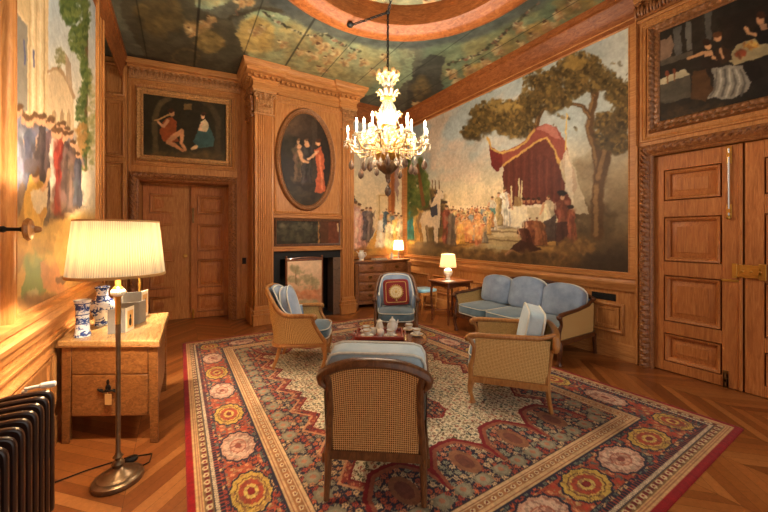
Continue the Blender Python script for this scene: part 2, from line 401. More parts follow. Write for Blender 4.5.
class Paint:
    """A flat painted surface: a fine grid on a wall plane whose paint is laid on stroke by stroke (positions read off the photograph's plane)."""
    def __init__(s, W, u0, u1, v0, v1, step, seed=1):
        s.after = None; s.W = W; s.u0, s.v0 = u0, v0; s.nu = int(round((u1-u0)/step)); s.nv = int(round((v1-v0)/step))
        s.du = (u1-u0)/s.nu; s.dv = (v1-v0)/s.nv
        s.U, s.V = np.meshgrid(u0+s.du*np.arange(s.nu+1), v0+s.dv*np.arange(s.nv+1))
        A = np.array(W)
        P = [A[k, 0]*s.U+A[k, 1]*s.V+A[k, 3] for k in range(3)]; s.P = P
        d = P[0]*FWD[0]+P[1]*FWD[1]; ok = d > .15; d = np.where(ok, d, .15); lat = P[0]*RGT[0]+P[1]*RGT[1]
        s.X = np.where(ok, CX+FPX*lat/d, -9999.); s.Y = np.where(ok, HY-FPX*(P[2]-EYE)/d, -9999.)
        s.C = np.zeros(s.U.shape+(3,)); s.r = np.random.RandomState(seed); s.seed = seed
        s.Ai = np.linalg.inv(A)
        s.nA = A[:3, 2]; s.oA = A[:3, 3]
    def uv(s, px, py):
        D = np.array([FWD[0]+RGT[0]*(px-CX)/FPX, FWD[1]+RGT[1]*(px-CX)/FPX, (HY-py)/FPX]); E = np.array([0, 0, EYE])
        t = np.dot(s.nA, s.oA-E)/np.dot(s.nA, D)
        q = s.Ai @ np.append(E+D*t, 1); return q[0], q[1]
    def win(s, x0, y0, x1, y1):
        q = [s.uv(x, y) for x in (x0, x1) for y in (y0, y1)]
        a = [(p[0]-s.u0)/s.du for p in q]; b_ = [(p[1]-s.v0)/s.dv for p in q]
        i0 = max(0, int(min(a))-1); i1 = min(s.nu+1, int(max(a))+3); j0 = max(0, int(min(b_))-1); j1 = min(s.nv+1, int(max(b_))+3)
        if i1 <= i0 or j1 <= j0: return None
        return (slice(j0, j1), slice(i0, i1))
    def lay(s, w, m, col, a):
        c = np.asarray(col, float)
        m = (m*a)[..., None]
        s.C[w] = s.C[w]*(1-m)+c*m
    def poly(s, pts, col, a=1., jit=0., tex=.0):
        xs = [p[0] for p in pts]; ys = [p[1] for p in pts]
        w = s.win(min(xs)-jit, min(ys)-jit, max(xs)+jit, max(ys)+jit)
        if w is None: return
        X, Y = s.X[w], s.Y[w]
        if jit:
            X = X+jit*2*(vnoise(s.U[w], s.V[w], 9, s.seed+3, 3)-.5); Y = Y+jit*2*(vnoise(s.U[w], s.V[w], 9, s.seed+4, 3)-.5)
        m = np.zeros(X.shape, bool); n = len(pts)
        for i in range(n):
            (xa, ya), (xb, yb) = pts[i], pts[(i+1) % n]
            if ya == yb: continue
            cnd = ((ya > Y) != (yb > Y)) & (X < (xb-xa)*(Y-ya)/(yb-ya)+xa); m ^= cnd
        mm = m.astype(float)
        if tex: mm = mm*(1-tex+tex*2*np.clip(vnoise(s.U[w], s.V[w], 14, s.seed+9, 3)-.2, 0, .5))
        s.lay(w, mm, col, a)
    def ell(s, x, y, rx, ry, col, a=1., rot=0., soft=.25):
        R = max(rx, ry)*1.3
        w = s.win(x-R, y-R, x+R, y+R)
        if w is None: return
        dx, dy = s.X[w]-x, s.Y[w]-y
        if rot: c, q = math.cos(rot), math.sin(rot); dx, dy = dx*c+dy*q, -dx*q+dy*c
        r = np.sqrt((dx/rx)**2+(dy/ry)**2)
        s.lay(w, np.clip((1-r)/max(soft, 1e-3)+.5, 0, 1), col, a)
    def line(s, pts, r0, r1, col, a=1.):
        L = []; 
        for (p, q) in zip(pts[:-1], pts[1:]):
            n = max(2, int(math.hypot(q[0]-p[0], q[1]-p[1])/max(.5, min(r0, r1)*.8)))
            L += [(p[0]+(q[0]-p[0])*i/n, p[1]+(q[1]-p[1])*i/n) for i in range(n)]
        L.append(pts[-1])
        for i, (x, y) in enumerate(L):
            r = r0+(r1-r0)*i/max(1, len(L)-1); s.ell(x, y, r, r, col, a, 0, .5)
    def cloud(s, x, y, rx, ry, cols, n, size, a=.6, spread=1.):
        for i in range(n):
            an = s.r.rand()*2*PI; q = math.sqrt(s.r.rand())*spread
            px, py = x+rx*q*math.cos(an), y+ry*q*math.sin(an)
            k = size*(.5+s.r.rand())
            c = cols[s.r.randint(len(cols))]
            s.ell(px, py, k*(1+.5*s.r.rand()), k*(.6+.4*s.r.rand()), c, a*(.6+.4*s.r.rand()), s.r.rand()*3, .6)
    def mottle(s, sc, amt, seed=5, tint=(1, 1, 1)):
        n = (vnoise(s.U, s.V, sc, s.seed+seed, 5)-.5)*2*amt
        s.C = s.C*(1+n[..., None]*np.asarray(tint))
    def fig(s, x, y, h, robe, skin=(206, 156, 116), hair=(98, 68, 44), wid=.32, lean=0., arm=None, dark=.62):
        """a painted standing figure: feet at (x, y), h pixels tall"""
        w = h*wid/2; hx = x+lean*h
        rb = np.asarray(robe, float)
        s.poly([(hx-w*.3, y-h*.86), (hx+w*.3, y-h*.86), (hx+w*.72, y-h*.78), (hx+w*.7, y-h*.6), (x+w*.6, y-h*.45), (x+w*.85, y-h*.25), (x+w*.95, y), (x-w*.8, y), (x-w*.7, y-h*.3), (x-w*.55, y-h*.5), (hx-w*.75, y-h*.62), (hx-w*.7, y-h*.79)], rb, .95, h*.03)
        s.poly([(hx+w*.1, y-h*.82), (hx+w*.6, y-h*.78), (x+w*.55, y-h*.45), (x+w*.9, y-h*.02), (x+w*.2, y-h*.02)], rb*dark, .55, h*.04)
        s.poly([(hx-w*.5, y-h*.79), (hx-w*.2, y-h*.8), (x-w*.2, y-h*.05), (x-w*.6, y-h*.05)], np.clip(rb*1.25+16, 0, 255), .5, h*.04)
        for k in range(3): s.line([(x+w*(-.4+.4*k), y-h*.5), (x+w*(-.5+.5*k), y-h*.04)], h*.012, h*.016, rb*(.7 if k % 2 else 1.15), .5)
        for k in range(16):
            f = s.r.rand(); ww = w*(.55+.5*abs(f-.45)*1.6); px_ = x+(hx-x)*f+ww*(2*s.r.rand()-1)*1.05
            s.ell(px_, y-h*(.03+.80*f), h*(.018+.03*s.r.rand()), h*(.04+.06*s.r.rand()), np.clip(rb*(.5+.85*s.r.rand())+s.r.rand(3)*16, 0, 255), .5, (s.r.rand()-.5)*1.2, .7)
        s.ell(x+w*.3, y, w*1.3, h*.03, (70, 50, 34), .45, 0, .8)
        s.ell(hx+lean*h*.1, y-h*.915, h*.038, h*.055, skin, 1)
        s.ell(hx+lean*h*.1+h*.006, y-h*.95, h*.042, h*.03, hair, .9)
        if arm:
            s.line([(hx+w*.5*arm[0], y-h*.78), (hx+h*.12*arm[0], y-h*.66), (hx+h*.19*arm[0], y-h*(.62-arm[1]*.18))], h*.03, h*.018, skin if len(arm) < 3 else arm[2], .95)
    def brush(s, cells=1.3, seed=0):
        """drag the wet paint about a little so no edge stays ruled"""
        j, i = np.indices(s.U.shape)
        di = (vnoise(s.U, s.V, 15, 91+seed, 2)-.5)*2*cells*1.6; dj = (vnoise(s.U, s.V, 15, 92+seed, 2)-.5)*2*cells*1.6
        C = s.C[np.clip(np.rint(j+dj), 0, s.nv).astype(int), np.clip(np.rint(i+di), 0, s.nu).astype(int)]
        P_ = np.pad(C, ((1, 1), (1, 1), (0, 0)), mode='edge')
        s.C = (4*P_[1:-1, 1:-1]+P_[:-2, 1:-1]+P_[2:, 1:-1]+P_[1:-1, :-2]+P_[1:-1, 2:])/8
    def build(s, name, mat, parent=None, thick=0.0, mask=None, offset=0.0, zfun=None):
        s.brush()
        if s.after: s.after(s)
        A = np.array(s.W); nrm = A[:3, 2]
        off = offset if zfun is None else zfun(s.U, s.V)
        co = np.stack([s.P[k]+nrm[k]*off for k in range(3)], -1).reshape(-1, 3)
        idx = np.arange((s.nu+1)*(s.nv+1)).reshape(s.nv+1, s.nu+1)
        q = np.stack([idx[:-1, :-1], idx[:-1, 1:], idx[1:, 1:], idx[1:, :-1]], -1).reshape(-1, 4)
        if mask is not None: q = q[mask(s.U[:-1, :-1]+s.du/2, s.V[:-1, :-1]+s.dv/2).ravel()]
        cols = np.concatenate([srgb(np.clip(s.C, 0, 255)).reshape(-1, 3), np.ones((co.shape[0], 1))], 1)
        return rawmesh(name, co, q, cols, mat, parent)

def rawmesh(name, co, quads, cols, mat, parent=None):
    me = bpy.data.meshes.new(name); nq = len(quads)
    me.vertices.add(len(co)); me.vertices.foreach_set('co', np.asarray(co, np.float32).ravel())
    me.loops.add(nq*4); me.loops.foreach_set('vertex_index', np.asarray(quads, np.int32).ravel())
    me.polygons.add(nq); me.polygons.foreach_set('loop_start', np.arange(nq, dtype=np.int32)*4)
    at = me.color_attributes.new('Col', 'FLOAT_COLOR', 'POINT'); at.data.foreach_set('color', np.asarray(cols, np.float32).ravel())
    me.update(calc_edges=True); me.validate()
    me.materials.append(mat)
    o = bpy.data.objects.new(name, me); COL.objects.link(o)
    if parent is not None: o.parent = parent
    return o
# =================================================================== SETTING
ZC = 4.6
WC = Matrix(((1, 0, 0, 0), (0, 1, 0, 0), (0, 0, -1, ZC), (0, 0, 0, 1)))
YN = -1.0            # where the modelled part of the room stops, behind the camera
XA = -1.75           # far side of the recess beyond the left wall
Y1 = 5.42            # end of the left wall

# ---- floor: chevron oak parquet, every board its own tone
def make_floor():
    W, pitch = .52, .105; vs_ = []; qs = []; cols = []
    x0, x1, y0, y1 = XA-.1, 5.3, YN, 7.75; c = 0; x = x0
    base = [srgb(q) for q in ((150, 86, 40), (166, 98, 46), (178, 108, 54), (140, 78, 36), (158, 92, 44), (186, 118, 62))]
    r = random.Random(3)
    while x < x1:
        sgn = 1 if c % 2 else -1; xb = min(x+W, x1); y = y0-W
        while y < y1+W:
            a0, a1 = (y, y+sgn*(xb-x)); g = .0016
            P = [(x+g, a0+g), (xb-g, a1+g), (xb-g, a1+pitch-g), (x+g, a0+pitch-g)]
            P = [(px, min(max(py, y0), y1)) for px, py in P]
            if max(p[1] for p in P)-min(p[1] for p in P) > .02:
                b = len(vs_); vs_ += [(px, py, 0.) for px, py in P]; qs.append((b, b+1, b+2, b+3))
                k = base[r.randrange(6)]*(.80+.14*r.random()); cols += [tuple(k)+(1,)]*4
            y += pitch
        x += W; c += 1
    t = NT('oak_parquet'); a = t.n('ShaderNodeAttribute'); a.attribute_name = 'Col'
    n = t.noise(7, t.coord('Object', (5, 5, 5)), 6, .7, .6); n2 = t.noise(1.1, t.coord(), 3)
    cc = t.mix(a.outputs['Color'], t.ramp(n, [(.3, (.74, .7, .66, 1)), (.65, (1.06, 1.05, 1.03, 1))]), .9, 'MULTIPLY')
    cc = t.mix(cc, t.ramp(n2, [(.3, (.82, .8, .78, 1)), (.7, (1.05, 1.05, 1.05, 1))]), .8, 'MULTIPLY')
    t.bsdf(cc, .34, bump=n, bstr=.06, bdist=.004, coat=.25)
    sub = MB(); sub.box((x0, y0, -.12), (x1, y1, -.002)); 
    f = rawmesh('floor', vs_, qs, cols, t.m)
    struct(f)
    s = sub.build('floor_base', M['walnut']); s.parent = f; struct(s)
    return f
floor = make_floor()

# ---- walls
def wall(name, boxes, W, mat):
    m = MB(W)
    for lo, hi in boxes: m.box(lo, hi)
    return struct(m.build(name, mat, weld=False))
DU0, DU1, DV = 5.185, 6.70, 2.56          # right doorway
wall('wall_right', [((-.4, 0, -.28), (DU0, ZC+.1, 0)), ((DU0, DV, -.28), (DU1, ZC+.1, 0)), ((DU1, 0, -.28), (YB-YN, ZC+.1, 0)), ((DU0, 0, -.28), (DU1, DV, -.12))], WR, M['oak'])
wall('wall_back', [((2.9, 0, -.2), (XR+.1, ZC+.1, 0))], WB, M['oak'])
wall('wall_left', [((YN, 0, -.22), (Y1, ZC+.1, 0))], WL, M['oak'])
wall('wall_recess', [((Y1-.3, 0, -.2), (7.7, ZC+.1, 0))], wallframe((XA, 0), (0, 1)), M['oak'])
m = MB(); m.box((XA, Y1-.25, 0), (XL-.2, Y1, ZC+.1)); struct(m.build('wall_recess_side', M['oak'], weld=False))
EU0, EU1, EV = -1.79, -.30, 2.565           # back-left doorway
wall('wall_door', [((-3.1, 0, -.45), (EU0, ZC+.1, 0)), ((EU0, EV, -.45), (EU1, ZC+.1, 0)), ((EU1, 0, -.45), (.3, ZC+.1, 0)), ((EU0, 0, -.45), (EU1, EV, -.41))], WD, M['oak'])
# chimney breast with a real fireplace opening
FX0, FX1 = 1.12, 3.06; OX0, OX1, OV = 1.45, 2.78, 1.30
m = MB(WF)
m.box((FX0, 0, -.72), (OX0, ZC+.1, 0)); m.box((OX1, 0, -.72), (FX1, ZC+.1, 0)); m.box((OX0, OV, -.72), (OX1, ZC+.1, 0))
struct(m.build('wall_chimney_breast', M['oak'], weld=False))
m = MB(WF)       # firebox lining
m.box((OX0+.002, 0.001, -.70), (OX1-.002, OV-.002, -.62)); m.box((OX0+.002, .001, -.62), (OX0+.05, OV-.002, -.04)); m.box((OX1-.05, .001, -.62), (OX1-.002, OV-.002, -.04))
m.box((OX0+.05, OV-.05, -.62), (OX1-.05, OV-.002, -.04)); m.box((OX0+.05, 0.001, -.62), (OX1-.05, .03, 0.0))
struct(m.build('trim_firebox_lining', M['black'], weld=False))
m = MB(WF)
m.box((OX0+.001, .001, -.039), (OX0+.12, OV-.15, .004)); m.box((OX0+.001, OV-.15, -.039), (OX1-.001, OV-.001, .004))
struct(m.build('trim_slate_slips', M['slate'], bevel=.004))
t = NT('veined_marble'); n = t.noise(9, t.coord(), 6, .7, 2.); t.bsdf(t.ramp(n, [(.35, lin(70, 52, 44)), (.5, lin(122, 98, 80)), (.65, lin(92, 72, 60))]), .3, coat=.3); M['marble'] = t.m
m = MB(WF); m.box((OX1-.16, .001, -.3), (OX1-.001, OV-.15, .006)); struct(m.build('trim_marble_jamb', M['marble'], bevel=.005))

# ---- pilasters on the breast (fluted shaft, base, carved capital)
def pilaster(name, u0, u1, flutes):
    m = MB(WF); n = max(1, flutes); w = (u1-u0); z0, z1 = .34, 3.74; d = .06
    prof = [(u0, 0.)]; prof.append((u0, d))
    if flutes:
        e = .03; fw = (w-2*e)/n
        for i in range(n):
            a = u0+e+i*fw
            prof.append((a+fw*.14, d))
            for k in range(1, 6):
                th = PI*k/6; prof.append((a+fw*.5-math.cos(th)*fw*.36, d-math.sin(th)*.022))
            prof.append((a+fw*.86, d))
    prof += [(u1, d), (u1, 0.)]
    k = len(prof)
    m.add([(u, z0, wv) for u, wv in prof]+[(u, z1, wv) for u, wv in prof], [(i, i+1, k+i+1, k+i) for i in range(k-1)])
    o = m.build(name, M['oak'], angle=30); struct(o)
    b = MB(WF); 
    for (z_a, z_b, out) in ((.0, .17, .1), (.17, .2, .115), (.2, .245, .095), (.245, .27, .105), (.27, .34, .075)):
        b.box((u0-(out-.06), z_a+.001, .0), (u1+(out-.06), z_b, out))
    struct(b.build('pilaster_base', M['oak'], o, bevel=.008))
    c = MB(WF); c.box((u0-.02, 3.74, 0), (u1+.02, 3.765, .08)); c.box((u0+.01, 3.765, 0), (u1-.01, 4.12, .06)); c.box((u0-.04, 4.12, 0), (u1+.04, 4.16, .12))
    r = random.Random(5)
    for row, (zz, hh) in enumerate(((3.77, .15), (3.89, .14))):
        q = 4-row
        for i in range(q):
            uu = u0+.03+(w-.06)*(i+.5)/q
            for s_ in (-1, 0, 1):
                c.blob((uu+s_*w/q*.28, zz+hh*(.5-.12*abs(s_)), .07), (w/q*.2, hh*.5, .03), 8, 5)
            c.blob((uu, zz+hh*.98, .1), (w/q*.3, .022, .03), 8, 5)
    for s_ in (u0, u1):
        for k2 in range(12):
            a = k2*.55; rr = .055*(1-k2/14); c.blob((s_+(.02 if s_ == u0 else -.02)+rr*math.cos(a), 4.06+rr*math.sin(a), .1), .017, 6, 4)
    c.blob(((u0+u1)/2, 4.1, .1), (.035, .04, .03), 8, 5)
    struct(c.build('pilaster_capital', M['paleleaf'], o))
    return o
pilaster('trim_pilaster', 1.125, 1.44, 7)
pilaster('trim_pilaster', 2.80, 3.055, 5)

# ---- entablature over the breast: architrave, frieze, dentils, cornice, breaking forward over the pilasters
def breakpath(e):   # plan of the entablature at an extra outset e, in world x,y
    y = 6.25; o = .07+e; p = .0+e
    return [(1.12-e, 6.87), (1.12-e, y-o), (1.47+e, y-o), (1.47+e, y-p), (2.77-e, y-p), (2.77-e, y-o), (3.06+e, y-o), (3.06+e, 6.94)]
m = MB(); m.run(breakpath(0.02), [(0, 4.16), (.03, 4.16), (.03, 4.2), (.015, 4.21), (.015, 4.30), (.05, 4.33), (.05, 4.345), (.03, 4.345), (.03, 4.40), (.06, 4.40), (.06, 4.42), (.13, 4.43), (.14, 4.48), (.16, 4.49), (.19, 4.55), (.2, ZC-.001), (0, ZC-.001)])
ent = struct(m.build('trim_entablature', M['oak_h']))
m = MB()
def dent(x0, x1, y):
    n = max(1, int((x1-x0)/.085)); 
    for i in range(n):
        a = x0+(x1-x0)*(i+.25)/n; m.box((a, y-.1, 4.355), (a+.042, y-.03, 4.405))
dent(1.06, 1.55, 6.16); dent(1.55, 2.70, 6.23); dent(2.70, 3.12, 6.16)
for k in range(8): a = 6.16+k*.085; m.box((1.0, a, 4.355), (1.075, a+.042, 4.405)); m.box((3.1, a, 4.355), (3.175, a+.042, 4.405))
struct(m.build('dentils', M['oak_h'], ent, weld=False))
# shelf line and panel mouldings on the breast
m = MB(WF); m.box((1.44, 1.30, 0), (2.80, 1.345, .06)); m.box((1.44, 1.345, 0), (2.80, 1.37, .035))
m.box((1.44, 1.92, 0), (2.80, 1.97, .03)); m.box((1.44, 1.97, 0), (2.80, 1.99, .05)); struct(m.build('trim_mantel_shelf', M['oak_h'], bevel=.006))
m = MB(WF); m.frame(1.50, 2.04, 2.74, 4.06, [(-.02, .0), (-.02, .012), (.0, .02), (.02, .01), (.03, .018), (.04, 0)]); struct(m.build('trim_breast_panel', M['oak']))

# ---- mouldings round the room
CROWN = [(0, 4.24), (.03, 4.24), (.035, 4.30), (.05, 4.31), (.06, 4.36), (.10, 4.44), (.15, 4.49), (.16, 4.52), (.2, 4.53), (.215, ZC-.001), (0, ZC-.001)]
RAIL = [(0, .885), (.03, .885), (.035, .93), (.055, .95), (.06, .985), (.045, 1.0), (.035, 1.03), (.06, 1.05), (.065, 1.085), (.0, 1.095)]
SKIRT = [(0, .001), (.035, .001), (.035, .15), (.028, .17), (.03, .19), (.012, .205), (0, .21)]
m = MB(); m.run([(XR, YB-.001), (XR, 1.9)], CROWN); m.run([(3.06, YB), (XR, YB)], CROWN)
struct(m.build('trim_crown_right', M['oak_rim']))
m = MB(); m.run([(XR, YB-.001), (XR, 1.895)], RAIL); m.run([(3.06, YB), (XR, YB)], RAIL); struct(m.build('trim_chair_rail_right', M['oak_h']))
m = MB(); m.run([(XR, YB-.001), (XR, 1.915)], SKIRT); m.run([(3.06, YB), (XR, YB)], SKIRT); struct(m.build('baseboard_right', M['oak_h']))
m = MB(); m.run([(XL, YN), (XL, Y1)], RAIL); struct(m.build('trim_chair_rail_left', M['oak_h']))
m = MB(); m.run([(XL, YN), (XL, Y1)], SKIRT); struct(m.build('baseboard_left', M['oak_h']))
m = MB(); m.run([(XL, YN), (XL, 7.15)], [(o_*.45, z_) for o_, z_ in CROWN]); struct(m.build('trim_crown_left', M['oak_rim']))
m = MB(WL); m.box((YN, .78, 0), (Y1, .80, .03)); m.box((YN, .80, 0), (Y1, .83, .02)); struct(m.build('trim_dado_left', M['oak_h'], bevel=.004))
# dado panels
PANEL = [(-.055, 0), (-.05, .014), (-.02, .02), (-.014, .002), (-.002, .002), (.0, .024), (.018, .036), (.03, .03), (.04, .014), (.042, 0)]
m = MB(WR)
for u0, u1 in ((.2, .95), (1.15, 1.95), (2.15, 2.95), (3.15, 3.95), (4.1, 4.40), (4.52, 4.86)): m.frame(u0, .36, u1, .67, PANEL)
struct(m.build('trim_dado_panels_right', M['oak']))
m = MB(WB); m.frame(3.2, .36, 4.6, .67, PANEL); struct(m.build('trim_dado_panel_back', M['oak']))
m = MB(WL)
for u0, u1 in ((.2, 1.2), (1.4, 2.4), (2.6, 3.5), (3.7, 4.9)): m.frame(u0, .32, u1, .68, PANEL)
struct(m.build('trim_dado_panels_left', M['oak']))
# pilaster strip at the end of the left wall, moulded
m = MB(WL); m.box((5.23, 0, 0), (Y1, 4.24, .035)); m.box((5.28, 0, .035), (5.33, 4.24, .055)); struct(m.build('trim_left_wall_end', M['oak'], bevel=.008))

# ---- wall right, door bay: over-door moulding, carved cornice block
m = MB(WR); m.box((5.04, 4.2, 0), (7.0, 4.24, .03)); m.box((5.04, 4.42, 0), (7.0, 4.47, .12)); m.box((5.04, 4.47, 0), (7.0, ZC-.001, .2))
struct(m.build('trim_door_cornice_right', M['oak_h'], bevel=.008))
def leafband(m, u0, u1, v0, v1, w, n):
    h = v1-v0
    for i in range(n):
        u = u0+(u1-u0)*(i+.5)/n; p = (u1-u0)/n
        for s_ in (-1, 0, 1): m.blob((u+s_*p*.27, v0+h*(.52-.1*abs(s_)), w+.01), (p*.17, h*.45, .03), 6, 4)
        m.blob((u, v1-h*.12, w+.045), (p*.34, h*.13, .025), 6, 4)
        m.blob((u+p*.5, v0+h*.3, w+.01), (p*.12, h*.28, .02), 6, 4)
m = MB(WR); m.box((5.04, 4.24, 0), (7.0, 4.42, .05)); leafband(m, 5.02, 7.0, 4.25, 4.42, .06, 16); struct(m.build('trim_acanthus_band_right', M['carved']))
m = MB(WR); m.frame(5.10, 2.76, 6.82, 4.14, [(-.03, 0), (-.03, .012), (-.01, .02), (.0, .01), (.01, .022), (.025, .022), (.03, 0)]); struct(m.build('trim_overdoor_panel_right', M['oak']))
# ---- door wall: cornice, leaf band, over-door panel
m = MB(WD)
m.box((-1.90, 4.46, 0), (-.14, 4.50, .10)); m.box((-1.90, 4.50, 0), (-.14, ZC-.001, .17)); m.box((-1.90, 4.27, 0), (-.14, 4.30, .03)); struct(m.build('trim_door_cornice_back', M['oak_h'], bevel=.012))
m = MB(WD); m.box((-1.88, 4.30, 0), (-.14, 4.46, .04)); leafband(m, -1.88, -.14, 4.31, 4.46, .05, 20); struct(m.build('trim_acanthus_band_back', M['paleleaf']))
m = MB(WD); m.frame(-1.80, 2.84, -.25, 4.20, [(-.03, 0), (-.03, .012), (-.01, .02), (.0, .01), (.01, .022), (.025, .022), (.03, 0)]); struct(m.build('trim_overdoor_panel_back', M['oak']))
m = MB(WD); m.box((-1.90, .0, 0), (-1.865, 4.27, .03)); m.box((-.165, .0, 0), (-.13, 4.27, .025)); m.box((-.12, 0, 0), (-.02, 4.27, .012)); struct(m.build('trim_door_bay_strips', M['oak'], bevel=.008))
m = MB(WD)   # tall panelled section beyond the left wall
m.box((-2.27, 0, 0), (-1.905, 4.62-.03, .05))
struct(m.build('trim_tall_panel_board', M['oak'], bevel=.01))
m = MB(WD); m.M = WD @ Matrix.Translation((0, 0, .05))
for v0, v1 in ((3.98, 4.45), (2.95, 3.86), (1.55, 2.8), (.4, 1.4)): m.frame(-2.2, v0, -1.97, v1, PANEL)
struct(m.build('trim_tall_panel_mouldings', M['oak']))
# carved cheek of the breast's return
m = MB(); 
for k in range(60):
    zz = 3.72+.5*rng.random(); yy = 6.3+.5*rng.random(); m.blob((1.10-.03*rng.random(), yy, zz), (.035, .05, .05), 6, 4)
for k in range(9): m.blob((1.07, 6.32+k*.06, 4.2), (.05, .035, .04), 6, 4)
struct(m.build('trim_carved_return', M['carved']))
m = MB(); m.box((1.06, 6.28, .001), (1.118, 6.86, .3)); m.box((1.09, 6.3, .3), (1.118, 6.5, 3.72)); struct(m.build('trim_return_base', M['oak'], bevel=.01))

# ---- carved architraves and double doors
ARCH = [(-.045, .0, 0), (-.045, .02, 0), (-.02, .035, 0), (-.012, .03, 0), (.0, .045, .3), (.015, .06, 1), (.03, .068, 1), (.045, .07, 1), (.06, .066, 1), (.075, .055, 1), (.085, .045, .4), (.095, .04, 0), (.1, 0, 0)]
m = MB(WR); m.carved(5.185-.02, -.09, 6.72, 2.585, ARCH, .075, .024, 'rtl'); struct(m.build('trim_carved_architrave_right', M['carved'], angle=60))
m = MB(WD); m.carved(EU0, -.09, EU1, EV+.03, ARCH, .075, .024, 'rtl'); struct(m.build('trim_carved_architrave_back', M['carved'], angle=60))
m = MB(WR); m.box((5.03, .001, 0), (5.06, 2.7, .05)); struct(m.build('trim_right_bay_strip', M['oak'], bevel=.006))
PV = [(.12, .45), (.59, 1.13), (1.29, 1.81), (2.0, 2.36)]
def leaf(name, W, u0, u1, w0, th, v1, stl, str_, rebate=None):
    m = MB(W); a, b = u0+stl, u1-str_; w1 = w0+th; v0 = .008
    m.box((u0, v0, w0), (a, v1, w1)); m.box((b, v0, w0), (u1, v1, w1))
    ys = [v0]+[x for p in PV for x in p]+[v1]
    for i in range(0, len(ys), 2): m.box((a, ys[i], w0), (b, ys[i+1], w1))
    o = struct(m.build(name, M['oak_door'], bevel=.004, weld=False))
    for p0, p1 in PV:
        q = MB(W); q.M = W @ Matrix.Translation((0, 0, w0))
        q.box((a-.005, p0-.005, .002), (b+.005, p1+.005, th*.1))
        q.frame(a, p0, b, p1, [(-.125, th*.3), (-.12, th*.66), (-.07, th*.2), (-.052, th*.12), (-.05, th*.6), (-.04, th*.75), (-.026, th*1.12), (-.014, th*1.2), (-.012, th*.1)])
        i0, i1, j0, j1 = a+.12, b-.12, p0+.12, p1-.12
        q.box((i0-.006, j0-.006, .006), (i1+.006, j1+.006, th*.66))
        struct(q.build('door_panel', M['oak_door'], o, weld=False))
    return o
d3 = leaf('door_3', WR, 5.19, 5.925, -.085, .055, 2.535, .105, .135)
d4 = leaf('door_4', WR, 5.955, 6.69, -.085, .055, 2.535, .135, .105)
m = MB(WR); m.box((5.915, .01, -.03), (5.945, 2.53, -.012)); struct(m.build('meeting_bead', M['oak_door'], d3, bevel=.005))
def bolt(parent, W, u, v0, v1, w, mat1, mat2, knob=True):
    m = MB(W); m.tube([(u, v0, w+.022), (u, v1, w+.022)], .009, 8); struct(m.build('bolt_rod', mat1, parent))
    m = MB(W)
    for vv, hh in ((v0+.05, .07), (v1-.07, .09)): m.box((u-.02, vv-hh, w+.001), (u+.02, vv+hh, w+.012)); m.box((u-.014, vv-.02, w+.012), (u+.014, vv+.02, w+.034))
    if knob: m.blob((u, v0-.02, w+.03), (.02, .025, .02))
    struct(m.build('bolt_plate', mat2, parent, bevel=.002))
bolt(d3, WR, 5.845, 1.80, 2.50, -.03, M['silver'], M['brass'])
bolt(d3, WR, 5.82, .03, .16, -.03, M['oldbrass'], M['oldbrass'], False)
m = MB(WR); m.box((5.885, 1.17, -.012), (6.10, 1.30, .014)); m.box((5.875, 1.16, -.012), (5.91, 1.31, .022)); m.box((5.93, 1.2, .014), (6.08, 1.27, .02))
for uu in (5.95, 6.01, 6.07): m.blob((uu, 1.235, .02), (.012, .012, .008))
m.box((6.06, 1.155, .0), (6.11, 1.315, .02))
struct(m.build('lock_case', M['brass'], d4, bevel=.004))
m = MB(WR); m.box((5.79, 1.115, -.03), (5.915, 1.14, -.018)); struct(m.build('latch_bar', M['brass'], d3, bevel=.003))
for vv in (1.93, .45): m = MB(WR); m.tube([(5.185, vv-.07, -.022), (5.185, vv+.07, -.022)], .013, 10); struct(m.build('hinge', M['iron'], d3))
# back-left pair: right leaf shut, left leaf slightly ajar
d2 = leaf('door_2', WD, -1.015, -.345, -.40, .045, 2.53, .11, .10)
WDo = WD @ Matrix.Translation((-1.785, 0, -.38)) @ Matrix.Rotation(math.radians(7), 4, 'Y')
d1 = leaf('door_1', WDo, .0, .735, -.02, .045, 2.53, .10, .12)
m = MB(WDo); m.lathe([(.004, 0), (.035, .002), (.03, .008), (.012, .012), (.012, .04), (.032, .05), (.036, .065), (.024, .08), (0, .083)], n=16)
m.v = [tuple(WDo @ Matrix.Translation((.672, 1.2, .025)) @ (WDo.inverted() @ Vector(p))) for p in m.v]
struct(m.build('door_handle', M['brass'], d1))
m = MB(WDo); m.box((.65, 1.05, .025), (.695, 1.3, .031)); struct(m.build('escutcheon', M['brass'], d1, bevel=.003))
bolt(d2, WD, -.97, .03, .16, -.355, M['brass'], M['brass'], False); bolt(d2, WD, -.975, 1.85, 2.1, -.355, M['oldbrass'], M['oldbrass'], False)
m = MB(WD); m.box((-.345, 0, -.41), (EU1, 2.53, -.34)); struct(m.build('trim_door_stop', M['oak'], bevel=.004))

# ---- ceiling rim: the great round moulding with a recessed painted centre
RC = (2.0, 2.7)
m = MB(); R0 = 1.30
m.lathe([(1.36, ZC+.25), (1.33, ZC+.05), (1.33, ZC-.06), (1.36, ZC-.09), (1.39, ZC-.1), (1.42, ZC-.135), (1.46, ZC-.15), (1.52, ZC-.15), (1.53, ZC-.13), (1.56, ZC-.12), (1.59, ZC-.13), (1.63, ZC-.12), (1.67, ZC-.09), (1.70, ZC-.05), (1.74, ZC-.04), (1.75, ZC+.01)], (RC[0], RC[1], 0), 128, caps=False)
struct(m.build('trim_ceiling_rim', M['oak_rim']))

